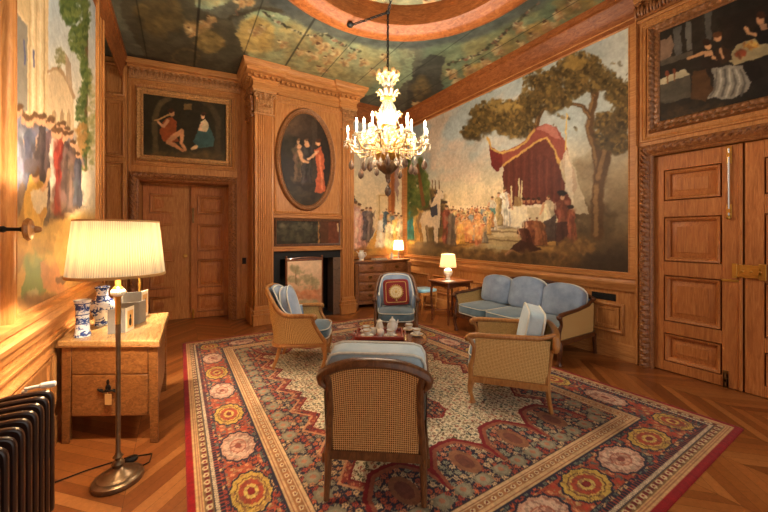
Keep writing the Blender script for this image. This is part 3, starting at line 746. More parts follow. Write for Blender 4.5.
# ---- small fixtures on the walls
m = MB(WD); m.box((-.105, 1.045, .012), (-.035, 1.165, .03)); o = m.build('wall_socket', M['black'], bevel=.004)
tag(o, 'small black socket plate on the panel strip beside the fireplace pilaster', 'socket')
m = MB(WR); m.box((4.50, .735, .001), (4.80, .825, .008)); o = thing('air_vent', 'dark slotted air vent set in the panelling behind the sofa end', 'vent', tuple(WR @ Vector((4.65, .78, 0))))
q = m.build('frame', M['iron'], o, bevel=.002); q.matrix_parent_inverse = Matrix.Translation(-o.location)
m = MB(WR)
for k in range(5): m.box((4.51, .745+k*.015, .008), (4.79, .752+k*.015, .013))
q = m.build('grille', M['black'], o, weld=False); q.matrix_parent_inverse = Matrix.Translation(-o.location)
# =================================================================== SEATING
def rot_to(a):  # local frame helper
    return Matrix.Rotation(a, 4, 'Z')

def cabriole(m, x, y, z1, sx, sy, r=.026):
    pts = []; rs = []
    for k in range(9):
        t = k/8; z = z1*(1-t)+.012*t
        b = math.sin(t*PI*1.15)*.026-.03*max(0, t-.55)+.035*max(0, t-.8)/.2*.6
        pts.append((x+sx*b, y+sy*b, z)); rs.append(r*(1.35-.95*t) if t < .8 else r*(.62+.6*(t-.8)/.2))
    m.tube(pts, rs, 10); m.blob((pts[-1][0]+sx*.008, pts[-1][1]+sy*.008, .014), (r*.95, r*.95, .014), 10, 5)

def square_bergere(label, loc, rz, group, wood_m, cane_m, kind):
    """low square-backed bergere: cane back and sides, loose blue cushions. +Y is the front."""
    t = thing('cane_armchair', label, 'armchair', loc, rz, group)
    HW, YB_, YF = .30, -.33, .36
    ht = .855 if kind == 'C' else .705
    zr = lambda x: ht-(.075 if kind == 'C' else .03)*(abs(x)/HW)**2.6        # top rail
    # back frame: two stiles leaning back, arched crest, lower rail
    m = MB()
    for s in (-1, 1):
        m.tube([(s*.287, YB_-.075, ht-.06), (s*.268, YB_-.06, ht-.13), (s*.268, YB_-.03, .55), (s*.28, YB_, .36), (s*.285, YB_+.005, .28)], [.024, .022, .021, .023, .025], 8)
    L = [(x, YB_-.085+.02*(x/HW)**2, zr(x)) for x in [HW*(-1+2*i/20) for i in range(21)]]
    hk = [(.318, YB_-.064, ht-.10), (.312, YB_-.06, ht-.135), (.288, YB_-.058, ht-.155)]
    L = [(-x, y, z) for x, y, z in hk[::-1]]+L+hk
    m.tube(L, [.018, .027, .032]+[.034]*21+[.032, .027, .018], 10, flat=.8)
    m.box((-.28, YB_-.018, .245), (.28, YB_+.022, .295))
    m.build('back_frame', wood_m, t)
    def cp(u, v):
        x = (-.262+.524*u)*(1+.05*(v-.5)); z = .28+(zr(x)-.28-.01)*v
        return (x, YB_-.005-.075*v**1.6+.0*u, z)
    m = MB(); m.grid(cp, 14, 12, lambda u, v: (u*.524, v*.54)); m.build('back_cane', cane_m, t, weld=False)
    for s in (-1, 1):
        m = MB()       # arm: rail with scroll, front post
        m.tube([(s*.285, YB_-.06, .70), (s*.30, YB_+.06, .665), (s*.312, .05, .655), (s*.315, YF-.08, .65), (s*.315, YF-.02, .64), (s*.315, YF+.005, .615)], [.02, .024, .024, .026, .027, .022], 10)
        m.blob((s*.315, YF-.004, .617), (.03, .034, .034), 10, 8)
        m.tube([(s*.315, YF-.02, .61), (s*.312, YF-.06, .54), (s*.308, YF-.05, .44), (s*.305, YF-.025, .35), (s*.30, YF-.03, .22)], [.022, .019, .02, .025, .026], 8)
        m.box((s*.305-.02, YB_, .21), (s*.305+.02, YF-.03, .265))
        m.build('arm', wood_m, t)
        m = MB()
        def sp(u, v, s=s):
            y = YB_-.03*v+.01+(YF-.045-YB_)*u-.015*math.sin(v*PI)*u; return (s*(.30+.008*v), y, .25+.40*v)
        m.grid(sp, 12, 8, lambda u, v: (u*.66, v*.40)); m.build('side_cane', cane_m, t, weld=False)
    m = MB(); m.box((-.29, YF-.055, .21), (.29, YF-.015, .30)); m.build('seat_rail', wood_m, t, bevel=.008)
    for s in (-1, 1):
        m = MB(); cabriole(m, s*.295, YF-.04, .23, s*.7, .7); m.build('leg', wood_m, t)
        m = MB(); m.tube([(s*.285, YB_+.005, .29), (s*.287, YB_-.005, .15), (s*.29, YB_-.03, .008)], [.025, .021, .018], 8); m.build('leg', wood_m, t)
    A = Matrix.Translation((0, .02, .385))
    m = MB(); m.cushion((.575, .68, .17), A, 7); c = m.build('seat_cushion', M['velvet_teal'] if kind != 'D' else M['velvet_teal'], t, 70)
    m = MB(); m.piping((.575, .68), .05, .006, A, 7); m.piping((.575, .68), -.05, .006, A, 7); m.build('piping', M['piping'], c)
    B = Matrix.Translation((0, YB_+.12, .648)) @ Matrix.Rotation(math.radians(101), 4, 'X')
    CW = .60 if kind == 'C' else .54; CH_ = .49 if kind == 'C' else .46
    m = MB(); m.cushion((CW, CH_, .22), B, 8, .13, arch=.0); c = m.build('back_cushion', M['velvet_pale'], t, 70)
    m = MB(); m.piping((CW, CH_), .068, .009, B, 8); m.piping((CW, CH_), -.068, .009, B, 8); m.build('piping', M['piping'], c)
    return t
square_bergere('brown cane armchair with its back turned, nearest on the rug, pale cushion above', (1.19, 2.0, .012), face_dir(.587, .81), 'square cane armchairs', M['elm'], M['cane_dark'], 'C')
square_bergere('honey-coloured square cane armchair side-on in front of the long blue sofa', (2.79, 2.21, .012), face_dir(-.65, .76), 'square cane armchairs', M['beech'], M['cane'], 'D')

def tub_chair(label, loc, rz, group, wood_m, cane_m, loose=False):
    """round-backed tub armchair: one curved cane shell under a sweeping rail. +Y is the front."""
    t = thing('tub_armchair', label, 'armchair', loc, rz, group)
    def plan(q, e=0):           # q 0..1 from front right round the back to front left
        HWi = .325+e; Ls = .24; tot = 2*Ls+.98; sl = q*tot
        if sl < Ls: return (HWi, .12-sl)
        if sl > tot-Ls: return (-HWi, .12-(tot-sl))
        a = (sl-Ls)/(tot-2*Ls)*PI; c, n_ = math.cos(a), math.sin(a)
        return (HWi*math.copysign(abs(c)**.62, c), -.12-(.24+e)*n_**.62)
    def top(q):
        d = abs(q-.5); k = min(1, max(0, (d-.12)/.235)); k = k*k*(3-2*k)
        return .945-.02*(d/.12)**2*(d < .12)-.02*(d >= .12)-(.285)*k
    lean = lambda q, z: -.15*max(0, (z-.35))*max(0, 1-(abs(q-.5)*2)**1.6)
    def P(q, z, e=0):
        x, y = plan(q, e); fl = 1-.10*(1-min(1, (z-.28)/.4)); w_ = max(0, 1-min(q, 1-q)/.17)
        y += .19*w_*max(0, 1-(z-.28)/.34)**1.3
        return (x*fl, y+lean(q, z)+.02, z)
    m = MB(); m.tube([P(i/60, top(i/60)) for i in range(61)], [.027]*61, 10)
    for q in (0, 1):
        p = P(q, top(q)); s = 1 if q == 0 else -1
        m.tube([p, (p[0], p[1]+.03, p[2]-.002), (p[0]+s*.004, p[1]+.055, p[2]-.02)], [.027, .032, .024], 10)
        m.blob((p[0]+s*.004, p[1]+.045, p[2]-.014), (.035, .035, .037), 10, 8)
    m.build('top_rail', wood_m, t)
    m = MB(); m.grid(lambda u, v: P(u, .29+(top(u)-.29)*v, -.004), 60, 10, lambda u, v: (u*1.5, v*.5)); m.build('cane_shell', cane_m, t, weld=False)
    m = MB(); m.tube([P(i/40, .285) for i in range(41)], [.025]*41, 8)
    xf, yf = plan(0); m.box((-.28, .27, .255), (.28, .315, .32)); m.tube([(-.2, .3, .25), (0, .31, .235), (.2, .3, .25)], .018, 8)
    m.build('seat_rail', wood_m, t)
    for s in (-1, 1):
        m = MB(); p = P(0, .62)
        m.tube([(s*p[0], p[1]+.03, .62)]+[(lambda r_: (s*abs(r_[0]), r_[1]+.01, r_[2]))(P(0, z_)) for z_ in (.56, .50, .44, .38, .33)]+[(s*.288, .31, .27)], [.024, .021, .02, .021, .024, .027, .028], 8); m.build('arm_post', wood_m, t)
        m = MB(); cabriole(m, s*.275, .285, .28, s*.7, .7, .028); m.build('leg', wood_m, t)
        m = MB(); m.tube([(s*.235, -.23, .28), (s*.24, -.26, .15), (s*.25, -.31, .01)], [.026, .022, .018], 8); m.build('leg', wood_m, t)
    # upholstery: padded inner back and a thick seat cushion
    m = MB()
    def bk(u, v):
        q = .13+.74*u; z = .42+(top(q)-.405)*v; x, y = plan(q, -.04)
        th = .055*math.sin(PI*min(1, max(0, v)))**.5+.02
        fl = 1-.1*(1-min(1, (z-.28)/.4)); nx, ny = -x*.6, -(y+.0)+.05; l = math.hypot(nx, ny); edge = math.sin(PI*u)**.35
        return (x*fl+nx/l*th*edge, y+lean(q, z)+.02+ny/l*th*edge, z)
    m.grid(bk, 26, 14)
    m.grid(lambda u, v: P(.13+.74*u, .40+(top(.13+.74*u)-.405)*v, -.016), 26, 14)
    b = m.build('back_pad', M['velvet'], t, 70)
    m = MB(); m.tube([bk(i/30, .97) for i in range(31)], .008, 6); m.tube([bk(.06, i/10) for i in range(11)], .007, 6); m.tube([bk(.94, i/10) for i in range(11)], .007, 6); m.build('piping', M['piping'], b)
    if loose:
        B = Matrix.Translation((0, -.16, .70)) @ Matrix.Rotation(math.radians(106), 4, 'X')
        m = MB(); m.cushion((.47, .50, .15), B, 4.5, .18, arch=.1); c = m.build('back_cushion', M['velvet'], t, 70)
        m = MB(); m.piping((.47, .50), .045, .007, B, 4.5, arch=.1); m.piping((.47, .50), -.045, .007, B, 4.5, arch=.1); m.build('piping', M['piping'], c)
    A = Matrix.Translation((0, .05, .395))
    m = MB(); m.cushion((.54, .58, .19), A, 4.5, .22); c = m.build('seat_cushion', M['velvet_teal'], t, 70)
    m = MB(); m.piping((.54, .58), .058, .0065, A, 4.5); m.piping((.54, .58), -.05, .0065, A, 4.5); m.build('piping', M['piping'], c)
    return t
tub_chair('pale cane tub armchair turned sideways before the fireplace, loose blue cushion against its back', (1.33, 4.13, .012), face_dir(.88, -.47), 'tub armchairs', M['beech'], M['cane'], True)
BX, BY = 2.83, 4.28
tub_chair('blue tub armchair facing us with a red cushion on its seat', (BX, BY, .012), face_dir(-.5517, -.8348), 'tub armchairs', M['elm'], M['cane'])
# red needlework cushion with gold medallion
t = thing('red_cushion', 'crimson square cushion with round gold medallion, propped in the blue tub armchair', 'cushion', (BX, BY, .012), face_dir(-.5517, -.8348))
A = Matrix.Translation((0, -.05, .70)) @ Matrix.Rotation(math.radians(-74), 4, 'X') @ Matrix.Rotation(math.radians(183), 4, 'Z')
m = MB(); m.cushion((.40, .40, .13), A, 8, .16, 10); m.build('cover', M['needle'], t, 70)
GOLD = plain('gold_thread', lin(206, 170, 96), .6, .2, 0, .2, 60); M['gold'] = GOLD
CREAM = plain('cream_thread', lin(222, 204, 160), .8, 0, 0, .2, 70)
m = MB(); m.piping((.31, .31), .052, .006, A, 12); m.piping((.39, .39), .0, .006, A, 9)
m.M = A; m.lathe([(.098, .066), (.1, .072), (.088, .074), (.086, .067)], n=36)
for k in range(24): a = k*PI/12; m.blob((.108*math.cos(a), .108*math.sin(a), .066), (.008, .008, .006), 6, 4)
m.box((-.012, -.135, .058), (.012, -.105, .066)); m.build('gold_braid', GOLD, t)
m = MB(A); m.lathe([(.085, .064), (.085, .071), (.05, .0735), (0, .075)], n=30); m.build('medallion', CREAM, t)
m = MB(A)
for k in range(10): a = k*PI/5; m.blob((.05*math.cos(a), .05*math.sin(a), .0735), (.015, .008, .004), 6, 4, Matrix.Rotation(a, 3, 'Z'))
m.blob((0, 0, .075), (.022, .026, .004), 8, 4); m.build('medallion_motif', GOLD, t)

# ---- sofa along the right wall (+Y local = front, towards the room)
SX, SY, SL = 4.33, 3.25, 1.80
t = thing('sofa', 'long blue velvet sofa with cane arms and three back cushions under the mural', 'sofa', (SX, SY, 0), face_dir(-1, -.0))
HL = SL/2; D0, D1 = -.42, .42
m = MB()
zt = lambda x: .90-.17*abs(x/HL)**2.6
m.tube([(x, D0-.0+.0*x, zt(x)) for x in [HL*(-1+2*i/28) for i in range(29)]], [.026]*29, 10)
m.grid(lambda u, v: ((-1+2*u)*HL*.98, D0+.03, .30+(zt((-1+2*u)*HL*.98)-.30)*v), 24, 4)
m.grid(lambda u, v: ((-1+2*u)*HL*.98, D0-.01, .30+(zt((-1+2*u)*HL*.98)-.30)*v), 24, 4)
m.box((-HL, D0-.02, .24), (HL, D0+.03, .32)); m.build('back_frame', M['walnut'], t)
m = MB(); m.grid(lambda u, v: ((-1+2*u)*HL*.96, D0+.02+.045*math.sin(PI*v)**.5, .40+(zt((-1+2*u)*HL*.96)-.405)*v), 24, 8); m.grid(lambda u, v: ((-1+2*u)*HL*.96, D0+.03, .40+(zt((-1+2*u)*HL*.96)-.405)*v), 24, 3); m.build('back_upholstery', M['velvet'], t, 70)
for s in (-1, 1):
    m = MB()
    x0 = s*(HL-.01)
    m.tube([(x0-s*.02, D0, zt(HL)+.0), (x0, D0+.15, .675), (x0+s*.01, 0, .645), (x0+s*.02, D1-.1, .63), (x0+s*.02, D1-.02, .62), (x0+s*.02, D1+.01, .595)], [.022, .024, .024, .027, .028, .02], 10)
    m.blob((x0+s*.02, D1-.002, .595), (.034, .036, .036), 10, 8)
    m.tube([(x0+s*.02, D1-.02, .59), (x0+s*.01, D1-.06, .50), (x0, D1-.02, .40), (x0, D1-.01, .28)], [.024, .02, .026, .03], 8)
    m.box((x0-.02, D0, .25), (x0+.02, D1-.02, .31)); m.build('arm', M['walnut'], t)
    m = MB(); m.grid(lambda u, v: (x0+s*.006*v, D0+.02+(D1-D0-.06)*u, .30+(.635-.30+.06*(1-u)**2)*v), 14, 8, lambda u, v: (u*.8, v*.36)); m.build('arm_cane', M['cane'], t, weld=False)
    m = MB(); cabriole(m, x0, D1-.03, .28, s*.7, .7, .034); m.build('leg', M['walnut'], t)
    m = MB(); m.tube([(x0, D0, .28), (x0, D0-.01, .14), (x0, D0-.03, .008)], [.028, .024, .02], 8); m.build('leg', M['walnut'], t)
m = MB(); m.box((-HL, D1-.05, .24), (HL, D1-.005, .31)); m.tube([(-.5, D1-.03, .24), (0, D1-.02, .225), (.5, D1-.03, .24)], .016, 8); m.build('seat_rail', M['walnut'], t, bevel=.01)
w = (SL-.09)/3
for i in (-1, 0, 1):
    A = Matrix.Translation((i*w, .03, .39))
    m = MB(); m.cushion((w-.008, .80, .19), A, 7); c = m.build('seat_cushion', M['velvet_teal'], t, 70)
    m = MB(); m.piping((w-.008, .80), .062, .006, A, 7); m.piping((w-.008, .8), -.06, .006, A, 7); m.build('piping', M['piping'], c)
    hgt = .50 if i == 0 else .47
    B = Matrix.Translation((i*w, -.24, .46+hgt/2)) @ Matrix.Rotation(math.radians(103), 4, 'X')
    m = MB(); m.cushion((w-.002, hgt, .20), B, 6.5, .16, arch=.07); c = m.build('back_cushion', M['velvet'], t, 70)
    m = MB(); m.piping((w-.002, hgt), .066, .0085, B, 6.5, arch=.07); m.build('piping', M['piping'], c)

# ---- footstool behind the side table
t = thing('footstool', 'small stool with pale blue seat and light wooden legs by the panelling', 'stool', (4.32, 5.50, 0), .05)
m = MB(); m.cushion((.44, .40, .09), Matrix.Translation((0, 0, .465)), 8, .16); m.build('seat', M['velvet_sky'], t, 70)
m = MB(); m.box((-.205, -.185, .37), (.205, .185, .43)); m.build('seat_frame', M['beech'], t, bevel=.01)
for sx in (-1, 1):
    for sy in (-1, 1): m = MB(); m.tube([(sx*.185, sy*.165, .40), (sx*.19, sy*.17, .25), (sx*.18, sy*.16, .005)], [.024, .02, .013], 8); m.build('leg', M['beech'], t)
m = MB(); m.tube([(-.18, -.16, .14), (0, 0, .15), (.18, .16, .14)], .011, 8); m.tube([(.18, -.16, .14), (0, 0, .15), (-.18, .16, .14)], .011, 8); m.build('stretcher', M['beech'], t)

# ---- square mahogany side table
t = thing('side_table', 'dark mahogany side table with slender curved legs holding the lamp beside the sofa', 'table', (4.29, 4.66, 0), 0)
m = MB(); m.box((-.30, -.27, .735), (.30, .27, .757)); m.frame(-.28, -.25, .28, .25, [(0, .757), (.0, .764), (.02, .766), (.03, .75), (.02, .73)]); m.build('table_top', M['mahog'], t, bevel=.004)
m = MB()
for a, b in (((-.26, -.23), (.26, -.23)), ((-.26, .23), (.26, .23)), ((-.26, -.23), (-.26, .23)), ((.26, -.23), (.26, .23))):
    for k in range(6):
        q0, q1 = k/6, (k+1)/6; dz = .10-.035*math.sin(PI*(k+.5)/6)
        x0, y0 = a[0]+(b[0]-a[0])*q0, a[1]+(b[1]-a[1])*q0; x1, y1 = a[0]+(b[0]-a[0])*q1, a[1]+(b[1]-a[1])*q1
        m.box((min(x0, x1)-.009, min(y0, y1)-.009, .735-dz), (max(x0, x1)+.009, max(y0, y1)+.009, .735))
m.build('apron', M['mahog'], t, weld=False)
for sx in (-1, 1):
    for sy in (-1, 1):
        m = MB(); pts = []; rs = []
        for k in range(9):
            q = k/8; b = .02*math.sin(q*PI*1.3)+.02*max(0, q-.75)*4
            pts.append((sx*(.25+b*.7), sy*(.22+b*.7), .73*(1-q)+.01*q)); rs.append(.026-.012*q if q < .9 else .017)
        m.tube(pts, rs, 8); m.blob((pts[-1][0], pts[-1][1], .014), (.02, .02, .013), 8, 5); m.build('leg', M['mahog'], t)
m = MB(); m.tube([(-.25, -.22, .2), (0, 0, .22), (.25, .22, .2)], .009, 8); m.tube([(.25, -.22, .2), (0, 0, .22), (-.25, .22, .2)], .009, 8); m.build('stretcher', M['mahog'], t)

# ---- round coffee table
CT = (1.80, 2.80); CZ = .585
t = thing('coffee_table', 'round dark wooden coffee table in the middle of the seating, laid for tea', 'table', (CT[0], CT[1], .012))
m = MB(); m.lathe([(0, CZ-.04), (.33, CZ-.04), (.355, CZ-.03), (.36, CZ-.012), (.355, CZ-.002), (.345, CZ), (.335, CZ-.004), (0, CZ-.004)], n=48); m.build('table_top', M['polished'], t)
m = MB(); m.lathe([(.29, CZ-.11), (.3, CZ-.1), (.3, CZ-.04)], n=40); m.build('apron', M['mahog'], t)
for k in range(4):
    a = PI/4+k*PI/2+.3; m = MB(); c, s = math.cos(a), math.sin(a)
    m.tube([(.27*c, .27*s, CZ-.05), (.30*c, .30*s, CZ-.15), (.27*c, .27*s, .25), (.25*c, .25*s, .06), (.28*c, .28*s, .012)], [.024, .026, .018, .013, .018], 8); m.build('leg', M['mahog'], t)
m = MB(); m.lathe([(0, .17), (.2, .17), (.21, .18), (.2, .19), (0, .19)], n=32); m.build('lower_shelf', M['mahog'], t)

# ---- serpentine chest of drawers in the recess
t = thing('chest_of_drawers', 'serpentine walnut chest of drawers against the back wall below the small mural', 'chest', (3.93, 6.66, .0), 0); t.scale = (1, 1, 1.03)
XW = .72; YF_ = -.22
bow = lambda x: -.055*math.cos(x/XW*PI*1.0)*1.0-.02*math.cos(x/XW*3*PI)*.5
def slab(m, z0, z1, e, n=28, yb=.22):
    P = [(-XW*1.0-e+(2*XW+2*e)*i/n, YF_-e+bow(XW*(-1+2*i/n))) for i in range(n+1)]
    m.prism(P+[(XW+e, yb), (-XW-e, yb)], z0, z1)
m = MB(); slab(m, .14, .955, -.02); slab(m, .08, .15, .005); m.build('carcass', M['chest'], t)
m = MB(); slab(m, .955, .975, .0); slab(m, .975, 1.005, .035); m.build('chest_top', M['chest'], t, bevel=.006)
for s in (-1, 1):
    m = MB(); m.lathe([(.05, .12), (.055, .2), (.048, .24), (.048, .86), (.06, .9), (.06, .95)], (s*(XW-.03), YF_-.0, 0), 14, lambda a, z: 1+.05*math.cos(a*9)); m.build('corner_column', M['chest'], t)
    m = MB(); m.tube([(s*(XW-.03), YF_, .12), (s*(XW-.01), YF_-.03, .07), (s*(XW-.02), YF_-.01, .01)], [.055, .05, .04], 10); m.build('foot', M['chest'], t)
    m = MB(); m.box((s*(XW-.04)-.04, .12, .002), (s*(XW-.04)+.04, .2, .1)); m.build('foot', M['chest'], t, bevel=.01)
zs = [.17, .36, .55, .745, .94]
for i in range(4):
    parts_ = [(-.64, .64)] if i < 3 else [(-.64, -.01), (.01, .64)]
    for x0, x1 in parts_:
        m = MB(); n = 18
        m.grid(lambda u, v: (x0+(x1-x0)*u, YF_-.004-.014*min(1, 12*min(u, 1-u, v, 1-v))+bow(x0+(x1-x0)*u), zs[i]+.008+(zs[i+1]-zs[i]-.016)*v), n, 8)
        dr = m.build('drawer', M['chest'], t)
        for hx in ((x0+(x1-x0)*.22, x0+(x1-x0)*.78) if len(parts_) == 1 else ((x0+x1)/2,)):
            yy = YF_-.025+bow(hx); zc = (zs[i]+zs[i+1])/2+.01; m = MB()
            m.blob((hx, yy+.006, zc), (.06, .006, .03), 12, 6)
            m.tube([(hx-.045, yy, zc+.01), (hx-.04, yy-.022, zc-.022), (hx, yy-.028, zc-.034), (hx+.04, yy-.022, zc-.022), (hx+.045, yy, zc+.01)], .005, 6)
            m.build('handle', M['oldbrass'], dr)

# ---- fire screen
FS = (1.955, 6.0); 
t = thing('fire_screen', 'framed fire screen with faded landscape panel standing in the fireplace opening', 'fire screen', (FS[0], FS[1], .0))
m = MB(); w = .335
for s in (-1, 1):
    m.tube([(s*w, 0, .12), (s*w, 0, 1.19)], .018, 10); m.blob((s*w, 0, 1.205), (.022, .022, .02), 10, 6)
m.box((-w, -.014, 1.12), (w, .014, 1.165)); m.box((-w, -.014, .24), (w, .014, .28)); m.tube([(-w, 0, 1.165), (-.1, 0, 1.185), (.1, 0, 1.185), (w, 0, 1.165)], .014, 8); m.build('frame', M['mahog'], t)
for s in (-1, 1): m = MB(); m.tube([(s*w, -.16, .012), (s*w, -.1, .06), (s*w, 0, .13), (s*w, .1, .06), (s*w, .16, .012)], [.014, .016, .02, .016, .014], 8); m.build('foot', M['mahog'], t)
SCREEN = t

# =================================================================== LEFT SIDE
# ---- trapezoid-topped oak side table / chest at the left wall
t = thing('oak_dresser_table', 'old oak two-drawer table at the left wall holding blue and white vases', 'table', (-.4, 3.6, 0))
o0 = Vector((-.4, 3.6, 0))
BLc, BRc, TRc, TLc = (-.775, 3.465), (-.145, 3.10), (-.12, 4.15), (-.775, 4.15)     # plan of the legs' outer corners
def sub(p): return (p[0]+.4, p[1]-3.6)
def off(P, e):
    out = []; n = len(P)
    for i in range(n):
        a, b, c = Vector(P[i-1]), Vector(P[i]), Vector(P[(i+1) % n]); d0 = (b-a).normalized(); d1 = (c-b).normalized()
        n0 = Vector((d0.y, -d0.x)); n1 = Vector((d1.y, -d1.x)); nn = n0+n1; out.append(tuple(b+nn/nn.length_squared*2*e))
    return out
PL = [sub(BLc), sub(BRc), sub(TRc), sub(TLc)]
m = MB(); PT = [sub(p_) for p_ in ((-.80, 3.47), (-.135, 3.075), (-.10, 4.17), (-.79, 4.17))]; m.prism(PT, .748, .792); m.build('table_top', M['table_top'], t, bevel=.008)
m = MB(); PT2 = [sub(p_) for p_ in ((-.81, 3.465), (-.13, 3.065), (-.095, 4.175), (-.80, 4.175))]; m.prism(PT2, .742, .752); m.build('top_moulding', M['table_oak'], t, bevel=.003)
L_ = .075
def legat(i, top=.745):
    b = Vector(PL[i]); d0 = (Vector(PL[i-1])-b).normalized(); d1 = (Vector(PL[(i+1) % 4])-b).normalized()
    P = [b, b+d1*L_, b+d1*L_+d0*L_, b+d0*L_]; Q = [b, b+d1*L_*.8, b+d1*L_*.8+d0*L_*.8, b+d0*L_*.8]
    mm = MB(); mm.hexa([(p.x, p.y, .001) for p in Q]+[(p.x, p.y, top) for p in P]); mm.build('leg', M['table_oak'], t, bevel=.005)
for i in range(4): legat(i)
m = MB(); IN = off(PL, -.012); m.prism(IN, .205, .742); m.build('carcass', M['table_oak'], t)
# drawer fronts on the near face
fb = Vector(PL[0]); fe = Vector(PL[1]); fd = (fe-fb).normalized(); FL = (fe-fb).length; Mf = Matrix.Translation((o0.x, o0.y, 0)).inverted() @ wallframe((fb.x+o0.x, fb.y+o0.y), (fd.x, fd.y))
Mf = wallframe((fb.x, fb.y), (fd.x, fd.y))
for z0, z1 in ((.535, .735), (.215, .525)):
    m = MB(Mf); m.box((L_+.004, z0, -.03), (FL-L_-.004, z1, .002)); m.build('drawer', M['table_oak'], t, bevel=.004)
m = MB(Mf); cx = FL*.5-.01
m.blob((cx, .43, .004), (.022, .028, .006), 10, 6); m.blob((cx, .475, .006), (.012, .022, .006), 8, 5); m.tube([(cx-.075, .42, .008), (cx-.03, .405, .016), (cx+.04, .415, .016), (cx+.07, .40, .01)], .008, 8)
for s in (-1, 1): m.blob((cx+s*.05, .412, .01), (.018, .014, .006), 8, 5)
m.tube([(cx, .42, .01), (cx, .42, .03)], .006, 6); m.build('lock_plate', M['iron'], t)
m = MB(Mf); m.tube([(cx+.015, .405, .03), (cx+.02, .385, .03)], .002, 5); m.box((cx-.008, .31, .022), (cx+.04, .39, .026)); m.build('key_tag', M['tagcard'], t)

# ---- porcelain
tb = NT('blue_white_porcelain'); v = tb.coord('Object', (1, 1, 1)); n = tb.noise(26, v, 3, .6, 1.4); n2 = tb.noise(60, v, 2)
vz = tb.n('ShaderNodeSeparateXYZ'); tb.l(v, vz.inputs[0]); band = tb.math('SINE', tb.math('MULTIPLY', vz.outputs[2], 62))
f = tb.math('ADD', tb.math('MULTIPLY', n, 1.0), tb.math('MULTIPLY', band, .07))
c = tb.ramp(f, [(.50, lin(228, 232, 234)), (.54, lin(150, 170, 204)), (.59, lin(42, 66, 132))]); tb.bsdf(c, .12, coat=.6); M['delft'] = tb.m
VZ = .793
def ring_band(m, r, z, x=0, y=0): m.lathe([(r, z-.004), (r+.0015, z-.003), (r+.0015, z+.003), (r, z+.004)], (x, y, 0), 28, caps=False)
M['cobalt'] = plain('cobalt_glaze', lin(40, 62, 128), .12, 0, .6, .15, 30)
t = thing('cylinder_vase', 'slim blue and white sleeve vase standing near the edge of the oak table', 'vase', (-.665, 3.53, VZ))
m = MB(); m.lathe([(.0, 0), (.052, 0), (.055, .01), (.047, .04), (.042, .12), (.043, .2), (.05, .265), (.055, .285), (.056, .29), (.05, .288), (.04, .2), (.036, .05), (0, .04)], n=32); b = m.build('body', M['delft'], t)
for r_, z_ in ((.0505, .262), (.0525, .015), (.043, .175), (.0425, .105)): m = MB(); ring_band(m, r_, z_); m.build('painted_band', M['cobalt'], b)
t = thing('baluster_vase', 'plump blue and white vase with flared neck behind the slim one', 'vase', (-.60, 3.90, VZ))
m = MB(); m.lathe([(0, 0), (.056, 0), (.06, .012), (.05, .03), (.06, .07), (.085, .12), (.092, .165), (.084, .205), (.056, .235), (.042, .255), (.041, .29), (.05, .325), (.056, .34), (.05, .338), (.036, .29), (0, .28)], n=36, rfun=lambda a, z: 1+.018*math.cos(8*a)); b = m.build('body', M['delft'], t)
for r_, z_ in ((.0435, .26), (.0535, .33), (.052, .03), (.073, .222)): m = MB(); ring_band(m, r_, z_); m.build('painted_band', M['cobalt'], b)

# ---- photo frames and folders on the oak table
def photo_card(label, loc, rz, w, h, photo=True, mat='grey_card'):
    t = thing('photo_folder', label, 'photo frame', loc, rz, 'standing photo folders')
    m = MB(); m.M = Matrix.Rotation(math.radians(-12), 4, 'Z'); m.box((-w, -.003, 0), (0, .003, h)); m.build('back_leaf', M[mat], t, bevel=.001)
    R_ = Matrix.Rotation(math.radians(66), 4, 'Z')
    m = MB(R_); m.box((0, -.004, 0), (w, .003, h)); m.build('front_leaf', M['cream_card'] if photo else M[mat], t, bevel=.001)
    if photo:
        m = MB(R_); m.box((w*.16, -.0056, h*.14), (w*.84, -.004, h*.86)); pp = m.build('photograph', M['tagcard'], t)
        m = MB(R_); m.blob((w*.5, -.0058, h*.62), (w*.10, .002, h*.08), 8, 5); m.build('portrait_head', M['iron'], pp)
        m = MB(R_); m.blob((w*.48, -.0058, h*.38), (w*.17, .002, h*.18), 8, 5); m.build('portrait_body', M['iron'], pp)
    return t
photo_card('grey folded photo card opened towards us, nearest the lamp pole on the oak table', (-.385, 3.47, VZ), .05, .12, .20)
photo_card('grey folded photo card in the middle of the row on the oak table', (-.325, 3.74, VZ), .05, .13, .20, False)
photo_card('tallest grey photo folder standing farthest back on the oak table', (-.32, 3.98, VZ), .12, .14, .26, True, 'grey_card')
t = thing('upright_book', 'grey-bound book standing upright behind the photo folders on the oak table', 'book', (-.53, 4.06, VZ), math.radians(-60))
m = MB(); m.box((-.03, .0, 0), (.012, .13, .24)); m.build('cover', M['grey_card'], t, bevel=.003)
m = MB(); m.box((-.026, -.003, .006), (.008, .127, .236)); m.build('pages', M['cream_card'], t)
# ---- floor lamp
FLx, FLy = -.345, 2.76
t = thing('floor_lamp', 'tall brass floor lamp with large pleated cream shade in front of the oak table', 'lamp', (FLx, FLy, 0))
m = MB(); m.lathe([(0, .0), (.135, .0), (.14, .012), (.135, .028), (.115, .036), (.11, .044), (.085, .052), (.075, .066), (.04, .076), (.026, .09), (.03, .1)], n=40); m.build('base', M['bronze'], t)
m = MB(); m.lathe([(.018, .09), (.03, .1), (.036, .115), (.03, .13), (.016, .14), (.02, .15), (.03, .16), (.018, .175), (.0135, .19), (.0135, .80), (.014, 1.10)], n=18); m.build('pole', M['bronze'], t)
m = MB(); m.lathe([(.0145, 1.02), (.016, 1.19), (.022, 1.2), (.024, 1.215), (.02, 1.23), (.03, 1.24), (.03, 1.255), (.02, 1.265), (.016, 1.27), (.016, 1.40), (.008, 1.42), (.008, 1.69)], n=18, rfun=None); m.build('upper_pole', M['brass'], t)
